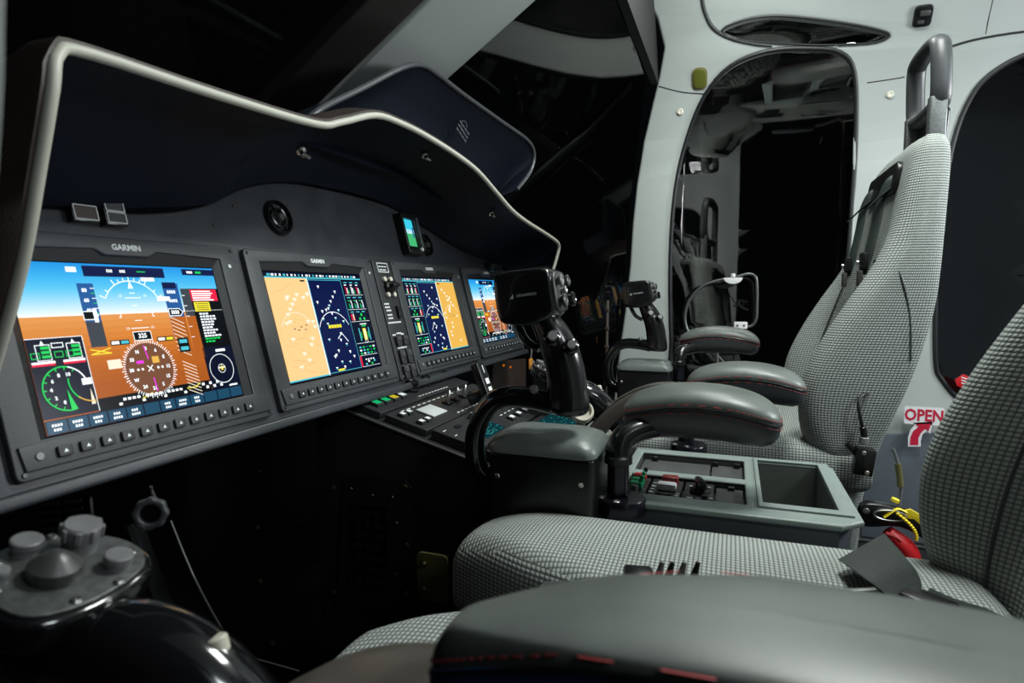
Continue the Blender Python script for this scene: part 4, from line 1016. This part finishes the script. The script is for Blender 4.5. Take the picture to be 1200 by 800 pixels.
q0 = onX(505,675,.775); T = frame(q0, (0,-1,0), (-1,0,0))
mb = MB(); mb.slab(rrect(.050,.072,.008,4,.004,0), [], .004, 'olive', T=T, bev=.0008); mb.box((.004,-.0,-.012),(.03,.05,.024),'olive',T=T); mb.build('plate', t)
for y in (-.018,.020): mb = MB(); mb.lathe([(0,.004),(.004,.004),(.004,.007),(.002,.009),(0,.009)], 'brass', T @ Matrix.Translation((-.008,y,0)), 8); mb.build('bolt', t)

def unit(name, label, corners, h, cat='control panel'):
    """a control panel lying on the pedestal slope"""
    t = thing(name, label, cat, 'pedestal control panels'); x0, y0, x1, y1 = corners
    mb = MB(); mb.slab(rrect(x1-x0, y1-y0, .002, 2, (x0+x1)/2, (y0+y1)/2), [], h, 'switch_panel', T=QF, bev=.001); mb.build('face_plate', t)
    return t
def k_(t, x, y, z, r, h, m_='black', name='rotary_knob', seg=18, pointer=True):
    mb = MB(); T = QF @ Matrix.Translation((x,y,z)); mb.lathe([(0,0),(r*1.15,0),(r*1.15,h*.25),(r,h*.3),(r*.92,h*.95),(r*.8,h),(0,h)], m_, T, seg); k = mb.build(name, t)
    if pointer: mb = MB(); mb.box((0,r*.4,h), (r*.25,r*.9,.0006), 'white_mark', T=T); mb.build('pointer', k)
def btn(t, x, y, z, w, d, m_, lit=None):
    mb = MB(); T = QF @ Matrix.Translation((x,y,z)); mb.box((0,0,.002), (w,d,.006), 'key', T=T, bev=.001); b = mb.build('push_button', t)
    mb = MB(); mb.box((0,0,.0052), (w*.72,d*.6,.0006), m_, T=T); mb.build('legend', b)
def marks(t, lst, z):
    mb = MB()
    for x, y, w, d in lst: mb.box((x,y,z), (w,d,.0003), 'white_mark', T=QF)
    mb.build('printed_legend', t)
def lever(t, x, y, z):
    mb = MB(); T = QF @ Matrix.Translation((x,y,z)); mb.tube([(-.006,-.002,0),(-.006,.000,.014),(0,.004,.022),(.006,.008,.014),(.006,.008,0)], .0022, 'steel', seg=8, sub=5, T=T); mb.box((0,.002,.001), (.020,.014,.004), 'black', T=T, bev=.001); mb.build('guarded_toggle', t)
# upper unit: lit buttons and two big knobs
W0, W1 = .010, .345
t = unit('annunciator_panel', 'uppermost pedestal panel with green and yellow lit keys and round knobs', (W0,-.090,W1,-.012), .012)
for i in range(4):
    for j in range(2):
        m_ = ('lit_green','white_mark')[j] if i < 2 else ('lit_yel' if (i == 2 and j == 0) else 'white_mark'); btn(t, .035+i*.026, -.066+j*.028, .012, .020, .018, m_)
k_(t,.165,-.052,.012,.015,.018); k_(t,.222,-.046,.012,.015,.018); k_(t,.305,-.044,.012,.013,.016)
for x in (.258,.275): btn(t, x, -.050, .012, .012, .012, 'lit_yel' if x < .26 else 'white_mark')
marks(t, [(.035+i*.02,-.020,.012,.002) for i in range(14)] + [(.15+i*.012,-.082,.008,.002) for i in range(10)], .0125)
t = unit('toggle_panel', 'pedestal panel with three chrome guarded toggles and a pale card, below the lit keys', (W0,-.172,W1,-.098), .012)
for i in range(3): lever(t, .165+i*.034, -.132, .013)
mb = MB(); mb.box((.095,-.135,.014), (.050,.034,.003), 'logo_mark', T=QF, bev=.001); mb.build('placard', t)
for i in range(2): btn(t, .028+i*.020, -.118, .012, .014, .012, 'white_mark'); btn(t, .028+i*.020, -.152, .012, .014, .012, 'white_mark')
for i in range(3): btn(t, .275+i*.024, -.135, .012, .018, .022, 'switch_panel')
marks(t, [(.05+i*.018,-.106,.011,.002) for i in range(14)] + [(.14+i*.016,-.164,.010,.002) for i in range(9)], .0125)
def lcd(t, x0, y0, x1, y1, z):
    mb = MB(); mb.rect(x0,y0,x1,y1,'lcd_teal',QF,z)
    for i in range(26):
        a_, b_ = random.uniform(x0+.003,x1-.012), random.uniform(y0+.003,y1-.004); mb.rect(a_,b_,a_+random.uniform(.004,.010),b_+.0018,'lcd_bit',QF,z+.0002)
    mb.build('lcd', t, smooth=0)
t = unit('radio_panel', 'pedestal radio panel with dark teal readout directly left of the curved tube', (W0,-.262,.170,-.180), .016)
lcd(t, .060,-.252,.140,-.222,.0163); k_(t,.140,-.200,.016,.009,.014); k_(t,.120,-.198,.016,.007,.010); 
mb = MB(); mb.slab(rrect(.018,.008,.004,4,.060,-.200), [], .002, 'black', T=QF @ Matrix.Translation((0,0,.016))); mb.build('key_slot', t)
marks(t, [(.022,-.195,.010,.0015),(.022,-.215,.008,.0015)], .0165)
t = unit('selector_panel', 'pedestal panel of small black knobs beyond the teal readout', (.178,-.262,W1,-.180), .014)
for i in range(4): k_(t,.200+i*.036,-.200,.014,.007,.011)
for i in range(4): btn(t,.200+i*.036,-.240,.014,.018,.014,'white_mark')
marks(t, [(.20+i*.02,-.220,.010,.0018) for i in range(7)], .0145)
t = unit('keypad_panel', 'lowest pedestal panel with teal screens partly behind the grey-topped box', (W0,-.345,W1,-.270), .016)
lcd(t,.040,-.330,.110,-.290,.0163); lcd(t,.190,-.335,.320,-.280,.0163)
k_(t,.135,-.296,.016,.010,.020,'knob_dark'); k_(t,.165,-.292,.016,.007,.012,'knob_grey')
for i in range(3):
    for j in range(2): btn(t,.130+i*.018,-.320-j*.014,.016,.012,.010,'white_mark')
# upright handle unit on the pedestal and ivory cap
t = thing('gear_selector', 'upright black unit with white marks rising under the far end of the third display', 'selector')
q = onX(566,458,.98); T = frame(q, (1,0,0), (0,-.9,.35))
mb = MB(); mb.slab(rrect(.034,.060,.005,4,0,.020), [], .014, 'black', T=T, bev=.003); mb.box((0,-.006,-.012), (.030,.02,.03), 'black', T=T, bev=.003); mb.build('body', t)
mb = MB(); mb.box((.0,.036,.0145), (.003,.014,.0006), 'white_mark', T=T); mb.box((0,.014,.0145), (.014,.010,.0006), 'white_mark', T=T); mb.box((0,.0,.0145), (.014,.007,.0006), 'white_mark', T=T); mb.build('printed_legend', t)
mb = MB(); mb.tube([tuple(T @ V((.017,.0,-.004))), tuple(T @ V((.030,.010,-.004))), tuple(T @ V((.030,.022,-.006)))], .009, 'gloss_black', seg=12, sub=4); mb.build('side_lever', t)
t = thing('ivory_cap', 'round ivory cap with raised rim at the aft end of the pedestal', 'cap')
q = onX(685,489,.95); T = frame(q+V((0,.004,.008)), (1,0,0), (-.78,-.28,.50))
mb = MB(); mb.lathe([(0,-.004),(.018,-.004),(.0185,.004),(.017,.010),(.0145,.010),(.0135,.005),(0,.004)], 'ivory', T, 28); mb.build('rim', t)
mb = MB(); mb.lathe([(0,-.030),(.010,-.030),(.010,-.003),(0,-.003)], 'knob_dark', T, 16); mb.build('stem', t)

# ================================================================== CONSOLE
ZT = -.270
t = thing('centre_console', 'grey-green centre console with switch tray and open bin between the seats', 'console')
def zc(px, py): p = onZ(px, py, ZT); return (p.x, p.y)
outl = [(.775,.150),(.775,-.125),(.800,-.152),(1.030,-.150),(1.055,-.125),(1.055,.150)]
binh = [(.822,-.042),(.822,-.128),(1.032,-.128),(1.032,-.042)]
tray_n = [(.815,.135),(.815,-.022),(.905,-.022),(.905,.135)]
tray_f = [(.925,.135),(.925,-.022),(1.030,-.022),(1.030,.135)]
mb = MB(); mb.slab(outl, [binh, tray_n, tray_f], .008, 'console', T=Matrix.Translation((0,0,ZT-.008)), bev=.003, res=3); mb.build('top_frame', t)
mb = MB(); mb.slab([(.782,.148),(.782,-.122),(.803,-.146),(1.028,-.146),(1.050,-.122),(1.050,.148)], [], .040, 'console', T=Matrix.Translation((0,0,ZT-.052)), bev=.006)
mb.build('upper_band', t) if False else mb.bm.free()
mb = MB()
ring = lambda ins, z: [(x, y, z) for x, y in [(.779+ins,.148),(.779+ins,-.124),(.803+ins*.5,-.148+ins),(1.028,-.148+ins),(1.051-ins,-.124),(1.051-ins,.148)]]
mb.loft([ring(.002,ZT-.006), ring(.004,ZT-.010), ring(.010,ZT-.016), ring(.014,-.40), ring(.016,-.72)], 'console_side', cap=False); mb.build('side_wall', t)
mb = MB()
def liner(h, z0, z1, m, tk=.003):
    (x0,y0),(x1,y1) = (min(p[0] for p in h),min(p[1] for p in h)),(max(p[0] for p in h),max(p[1] for p in h))
    mb.box(((x0+x1)/2,(y0+y1)/2,z0), (x1-x0+2*tk,y1-y0+2*tk,tk), m)
    for sx_ in (x0-tk/2, x1+tk/2): mb.box((sx_,(y0+y1)/2,(z0+z1)/2), (tk,y1-y0+2*tk,z1-z0), m)
    for sy_ in (y0-tk/2, y1+tk/2): mb.box(((x0+x1)/2,sy_,(z0+z1)/2), (x1-x0,tk,z1-z0), m)
liner(binh, ZT-.130, ZT-.004, 'bin_liner'); mb.build('storage_bin', t)
mb = MB(); liner(tray_n, ZT-.022, ZT-.003, 'tray'); liner(tray_f, ZT-.026, ZT-.003, 'tray'); mb.build('tray_well', t)
mb = MB(); mb.slab([(.806,-.036),(.806,-.143),(1.040,-.143),(1.040,-.036)], [binh], .004, 'console', T=Matrix.Translation((0,0,ZT-.001)), bev=.0015); mb.build('bin_rim', t)
mb = MB(); mb.slab(rrect(.100,.105,.002,2,.9775,.080), [], .004, 'tray', T=Matrix.Translation((0,0,ZT-.016)), bev=.001); mb.slab(rrect(.100,.046,.002,2,.9775,.002), [], .004, 'tray', T=Matrix.Translation((0,0,ZT-.016)), bev=.001)
mb.slab(rrect(.084,.036,.002,2,.860,-.002), [], .004, 'tray', T=Matrix.Translation((0,0,ZT-.014)), bev=.001); mb.build('blanking_plate', t)
for x, y in ((1.022,.115),(1.022,.020),(1.022,-.012),(.898,-.004)):
    mb = MB(); mb.box((x,y,ZT-.010), (.010,.009,.010), 'black', bev=.001); mb.build('latch_tab', t)
cg = 'switch panels in the console tray'
def cunit(label, y0, y1):
    t = thing('console_switch_panel', label, 'control panel', cg); mb = MB(); mb.slab(rrect(.086,y1-y0-.001,.002,2,.860,(y0+y1)/2), [], .007, 'switch_panel', T=Matrix.Translation((0,0,ZT-.013)), bev=.001); mb.build('face_plate', t); return t
zt = ZT-.006
t = cunit('console tray panel with a black rotary selector, next to the bin', .018, .058)
mb = MB(); mb.lathe([(0,0),(.014,0),(.014,.004),(.010,.006),(.009,.012),(0,.012)], 'black', Matrix.Translation((.860,.036,zt))); mb.box((.860,.036,zt+.013), (.026,.009,.014), 'black', bev=.003, rot=Matrix.Rotation(R(20),4,'Z')); mb.build('rotary_selector', t)
mb = MB()
for x, y in ((.832,.048),(.838,.022),(.884,.048),(.886,.026),(.834,.036)): mb.box((x,y,zt+.0006), (.003,.007,.0006), 'white_mark')
mb.build('printed_legend', t)
mb = MB(); mb.lathe([(0,0),(.005,0),(.005,.006),(0,.007)], 'knob_dark', Matrix.Translation((.833,.028,zt)),14); mb.build('small_knob', t)
t = cunit('console tray panel with a white rocker and a red guard', .060, .104)
mb = MB(); mb.box((.858,.080,zt+.005), (.016,.026,.010), 'sticker_white', bev=.003); mb.build('white_rocker', t)
mb = MB(); mb.box((.884,.078,zt+.006), (.016,.022,.012), 'red_dark', bev=.002); mb.build('red_guard', t)
mb = MB(); mb.box((.834,.082,zt+.001), (.008,.022,.003), 'black', bev=.001); mb.build('slot', t)
mb = MB()
for x, y in ((.840,.100),(.852,.099),(.866,.099),(.880,.098),(.834,.065),(.842,.064)): mb.box((x,y,zt+.0006), (.004,.005,.0006), 'white_mark')
mb.build('printed_legend', t)
t = cunit('console tray panel with green and red guarded switches, nearest the arm post', .106, .134)
for x, m_ in ((.850,'green_knob'),(.868,'green_knob'),(.889,'red')):
    mb = MB(); mb.box((x,.121,zt+.005), (.013,.018,.010), m_, bev=.003); mb.cyl((x,.116,zt+.008),(x,.112,zt+.019), .003, m_ if x < .88 else 'black', bev=.0008); mb.build('guarded_switch', t)
mb = MB(); mb.cyl((.832,.121,zt),(.832,.121,zt+.010), .005, 'grey_metal', bev=.001); mb.build('toggle', t)

# ================================================================== ITEMS BY THE FAR SEAT
t = thing('connector_box', 'black connector box with grey plug and cable on the near side of the far seat', 'connector')
X1 = 1.185
q = onX(1012,540,X1); T = frame(q, (0,-1,-.12), (-1,0,0))
mb = MB(); mb.box((0,0,0), (.030,.046,.024), 'black', T=T, bev=.002); mb.box((-.026,.0,-.004), (.026,.010,.010), 'black', T=T @ Matrix.Rotation(R(-40),4,'Z') , bev=.002); mb.build('box', t)
for q_ in ((-.004,.016,.012),(.006,-.017,.012)): mb = MB(); screw(mb, T @ Matrix.Translation(q_), .004); mb.build('screw', t)
a_ = onX(1012,520,X1); b_ = onX(1013,512,X1)
mb = MB(); mb.cyl(a_, b_, .0075, 'knob_grey', bev=.001); mb.cyl(b_, onX(1011,500,X1), .0055, 'black', bev=.001); mb.build('plug', t)
mb = MB(); mb.tube([tuple(onX(*p, X1+dx_)) for p, dx_ in (((1011,502),0),((1008,488),-.004),((1006,472),-.002),((1011,463),.008),((1022,460),.03))], .0028, 'cable', seg=8, sub=6); mb.build('cable', t)
t = thing('yellow_sleeved_cable', 'thin dark cable with a yellow sleeve hanging behind the far seat back', 'cable')
X2 = 1.28
mb = MB(); mb.tube([tuple(onX(*p, X2)) for p in ((1046,525),(1050,535),(1054,552),(1056,572),(1054,590),(1054,600))], .003, 'knob_grey', seg=8, sub=5); mb.build('wire', t)
mb = MB(); mb.tube([tuple(onX(*p, X2)) for p in ((1052,543),(1054,557),(1055,570))], .0055, 'olive', seg=10, sub=4); mb.build('sleeve', t)
# safety lever with yellow tag
t = thing('release_lever', 'black release lever with yellow marking and a wire ring behind the console', 'lever')
def rl(px, py, x=1.10): return tuple(onX(px, py, x))
T = frame((1.10,0,0), (0,-1,0), (-1,0,0))
def ly(pts, x=1.10): return [(-onX(a_,b_,x).y, onX(a_,b_,x).z) for a_, b_ in pts]
mb = MB(); mb.slab(ly(catmull([(1006,590),(1015,585),(1040,588),(1078,600),(1105,622),(1112,645),(1098,650),(1080,628),(1050,612),(1012,612),(1005,600)], 3, True)), [], .022, 'black', T=T, bev=.004); mb.build('lever_body', t)
mb = MB(); mb.slab(ly([(1054,592),(1062,590),(1110,618),(1108,632),(1090,622),(1066,602),(1052,600)]), [], .003, 'yellow', T=T @ Matrix.Translation((0,0,.022)), bev=.0008)
mb.tube([rl(1062,600,1.075),rl(1052,596,1.073),rl(1042,602,1.073),rl(1036,606,1.073)], (.004,.0015), 'yellow', seg=8, sub=4); mb.build('yellow_marking', t)
mb = MB(); c_ = onX(1043,604,1.072); mb.tube([tuple(c_+V((0,.022*math.cos(R(a_)),.008*math.sin(R(a_))))) for a_ in range(0,360,30)], .0016, 'steel', seg=8, sub=3, closed=True); mb.build('wire_ring', t)
mb = MB(); 
for k in range(12):
    s_ = k/11; q = onX(1052+22*math.sin(s_*1.7), 602+30*s_, 1.07); mb.lathe([(0,-.003),(.0028,-.001),(.0028,.001),(0,.003)], 'yellow', Matrix.Translation(q), 8)
mb.build('bead_chain', t)
mb = MB(); screw(mb, T @ Matrix.Translation((*ly([(1012,593)])[0],.022)), .005); mb.build('screw', t); mb = MB(); mb.cyl(onX(1048,588,1.085), onX(1050,584,1.085), .006, 'yellow', bev=.001); mb.build('yellow_button', t)
t = thing('red_pull', 'shiny red rounded pull low behind the console corner, under the black lever', 'pull')
mb = MB(); mb.tube([rl(1040,622,1.08),rl(1050,632,1.08),rl(1060,642,1.08),rl(1066,655,1.08),rl(1064,672,1.08)], [.010,.014,.016,.016,.013], 'red', seg=16, sub=5); mb.build('body', t)
mb = MB(); mb.tube([rl(1038,625,1.06),rl(1047,628,1.06),rl(1056,634,1.06)], .003, 'red_dark', seg=8, sub=4); mb.build('bail', t)
# clipboard frame at the far window
t = thing('map_frame', 'grey wire frame with white clips standing against the lower door window', 'frame')
XF = 1.90
fp = [onX(*p, XF) for p in ((804,382),(803,368),(808,352),(822,336),(840,329),(858,326),(876,321),(885,324),(887,335),(887,360),(886,374),(880,382),(862,385),(840,390),(822,395),(810,393))]
mb = MB(); mb.tube([tuple(p) for p in fp], .0042, 'grey_metal', seg=10, sub=4, closed=True, up=(1,0,0)); mb.build('wire_loop', t)
T = frame((XF-.004,0,0), (0,-1,0), (-1,0,0))
for (a_, b_, w, h) in ((826,389,.036,.020),(868,381,.036,.020)):
    c_ = onX(a_, b_, XF-.004); mb = MB(); mb.slab(rrect(w,h,.002,2,-c_.y,c_.z), [], .008, 'sticker_white', T=T, bev=.001)
    for s_ in (-1,1): mb.cyl((-c_.y+s_*.009,c_.z,.008), (-c_.y+s_*.009,c_.z,.0095), .0028, 'knob_dark', T=T)
    mb.box((-c_.y,c_.z-.014,.004), (.016,.012,.006), 'sticker_white', T=T, bev=.001); mb.build('clip', t)
c_ = onX(859,327,XF-.004); mb = MB(); mb.slab([(-c_.y+.026*math.cos(R(a_)), c_.z+.004+.018*math.sin(R(a_))) for a_ in range(180,361,15)], [], .008, 'sticker_white', T=T, bev=.001); mb.cyl((-c_.y,c_.z+.006,.004),(-c_.y,c_.z+.016,.004), .006, 'sticker_white', T=T, bev=.001); mb.build('top_catch', t)
mb = MB()
for px in (841,):
    mb.tube([rl(px,392,1.9),rl(px,430,1.9),rl(px+2,462,1.9)], .0025, 'knob_grey', seg=8, sub=2)
mb.tube([rl(841,416,1.9),rl(848,424,1.9),rl(853,430,1.9)], .002, 'knob_grey', seg=8, sub=2); mb.build('stay', t)
# hinge rod by the front of the door, thin rods in the window
for a_, b_, lb in (((712,352),(710,460),'thin brown hinge rod standing left of the white door post'),):
    mb = MB(); mb.tube([rl(*a_,1.86), rl((a_[0]+b_[0])/2,(a_[1]+b_[1])/2,1.86), rl(*b_,1.86)], .0045, 'leather_brown', seg=10, sub=2)
    for k in range(5):
        q = V(rl(*a_,1.86)).lerp(V(rl(*b_,1.86)), .1+k*.2); mb.box(q, (.014,.012,.010), 'brown_panel', bev=.001)
    tag(mb.build('hinge_rod'), lb, 'rod')
# brown panel beyond the far display and orange tag
mb = MB(); pts = [onY(*p,.62) for p in ((574,424),(613,420),(613,1000),(572,1000))]; T = frame((0,.62,0), (1,0,0), (0,-1,0)); mb.slab([(p.x,p.z) for p in pts], [], .01, 'brown_panel', T=T, bev=.002)
for px in ((590,428),(598,430)): p = onY(*px,.61); mb.box(p, (.012,.004,.006), 'lit_amber', bev=.001)
tag(mb.build('side_kick_panel'), 'dull brown panel below the far end of the instrument panel', 'panel')
t = thing('orange_tag', 'small orange tag hanging on a cord behind the near grip', 'tag')
p = onY(622,426,.50); mb = MB(); mb.box(p, (.026,.004,.028), 'orange', bev=.002); mb.build('tag_plate', t)
mb = MB(); mb.tube([tuple(p+V((0,0,.013))), tuple(p+V((.006,0,.035))), tuple(p+V((.012,.01,.06)))], .0018, 'knob_grey', seg=6, sub=4); mb.lathe([(0,-.006),(.006,-.002),(.006,.002),(0,.006)], 'knob_grey', Matrix.Translation(p+V((.016,0,.002))), 12); mb.build('cord', t)

# ================================================================== FOOTWELL
t = thing('adjuster_wheel', 'small dark scalloped wheel on a rod under the near display', 'knob')
q = onX(178,600,.36); T = frame(q, (0,-1,0), (-.8,-.6,.1))
mb = MB(); n = 48; mb.slab([((.0130+.0006*math.cos(8*2*math.pi*i/n))*math.cos(2*math.pi*i/n), (.0130+.0006*math.cos(8*2*math.pi*i/n))*math.sin(2*math.pi*i/n)) for i in range(n)], [[(.0074*math.cos(2*math.pi*i/20), .0074*math.sin(2*math.pi*i/20)) for i in range(20)]], .008, 'bezel', T=T, bev=.002); mb.build('rim', t)
mb = MB(); mb.cyl((0,0,-.004),(0,0,.003), .0076, 'gloss_black', T=T, bev=.001); mb.build('hub', t)
mb = MB(); mb.cyl((-.006,-.012,.008),(-.006,-.012,.0095), .0035, 'steel', T=T); mb.build('locking_screw', t)
mb = MB(); mb.tube([rl(177,570,.40), rl(179,578,.40), tuple(q+V((.015,.01,0)))], .0014, 'knob_dark', seg=8, sub=4); mb.build('rod', t)
t = thing('pull_cable', 'thin grey cable slanting down from the wheel through the dark footwell', 'cable')
mb = MB(); mb.tube([rl(200,610,.42), rl(216,650,.42), rl(235,692,.42), rl(262,740,.45), rl(284,768,.5)], .0011, 'knob_dark', seg=8, sub=4); mb.build('inner_wire', t)
mb = MB(); mb.tube([rl(284,768,.5), rl(300,772,.5), rl(350,786,.5)], .0009, 'knob_dark', seg=8, sub=4); mb.build('end_wire', t)
t = thing('louvre_plate', 'small striped louvre plate in the footwell behind the ribbed knob', 'louvre')
q = onX(80,612,.55); T = frame(q, (0,-1,.2), (-1,0,.1))
mb = MB(); mb.slab(rrect(.10,.075,.01,3), [], .004, 'black', T=T); mb.build('plate', t)
for s_ in (-1,1):
    for k in range(6): mb = MB(); mb.box((s_*.022,.028-k*.011,.006), (.034,.004,.003), 'knob_grey', T=T, bev=.001); mb.build('slat', t)
t = thing('rudder_pedal', 'barely visible dark pedal arm slanting down in the footwell', 'pedal')
mb = MB(); mb.tube([(.62,.80,-.33),(.64,.76,-.48),(.66,.70,-.62)], [(.018,.010)]*3, 'plate_black', seg=10, sub=4); mb.build('pedal_arm', t)
mb = MB(); mb.box((.66,.70,-.640), (.11,.04,.09), 'plate_black', bev=.008, rot=Matrix.Rotation(R(25),4,'X')); mb.build('pedal_pad', t)
t = thing('floor_plate', 'black perforated floor plate at the foot of the pedestal', 'floor plate')
mb = MB(); mb.box((.52,.72,-.712), (.52,.46,.012), 'perforated', bev=.002); mb.build('tread_sheet', t)
mb = MB(); mb.box((.52,.492,-.708), (.52,.008,.018), 'knob_grey', bev=.002); mb.build('edge_strip', t)

# ================================================================== LIGHT
def area(name, loc, target, size, power, c=(1,1,1), sy=None):
    l = bpy.data.lights.new(name, 'AREA'); l.energy = power; l.color = c; l.size = size
    if sy: l.shape = 'RECTANGLE'; l.size_y = sy
    o = bpy.data.objects.new(name, l); col.objects.link(o); o.location = loc
    d = V(target) - V(loc); o.rotation_euler = d.to_track_quat('-Z','Y').to_euler(); return o
area('cabin_lamp', (.95,-.30,.93), (.95,-.10,-.3), .30, 15, (.95,1,.95), .30)
area('aft_fill', (.05,-1.15,.94), (1.2,-.15,.0), .35, 12, (.90,.97,1.0), .5)  # added fill, no fixture; stands in for hangar light through the open door
area('front_lamp', (1.45,-.05,.86), (1.5,.1,-.4), .18, 4, (.95,1,.95), .18)
area('aft_lamp', (1.32,-1.2,.42), (.9,.6,.05), .45, 13, (.93,.98,1.0), .25)
w = bpy.data.worlds.new('world'); sc.world = w; w.use_nodes = True
w.node_tree.nodes['Background'].inputs['Color'].default_value = (.5,.6,.7,1); w.node_tree.nodes['Background'].inputs['Strength'].default_value = .003

# ================================================================== CAMERA
cam = bpy.data.cameras.new('camera'); co = bpy.data.objects.new('camera', cam); col.objects.link(co)
cam.sensor_width = 36; cam.lens = 36*F/1200; cam.clip_start = .01; cam.clip_end = 50
m = Matrix((cr, cu, -cf)).transposed().to_4x4(); co.matrix_world = m
cam.dof.use_dof = True; cam.dof.focus_distance = 1.05; cam.dof.aperture_fstop = 9
sc.camera = co

# origins at the base of each thing, floor at z = 0
for o in [o for o in col.objects if o.parent is None and o.type in ('MESH','EMPTY')]: recentre(o)
for o in [o for o in col.objects if o.parent is None]: o.location.z += EYE
vs = sc.view_settings; vs.view_transform = 'Standard'; vs.look = 'None'; vs.exposure = 0; vs.gamma = 1; vs.use_curve_mapping = False
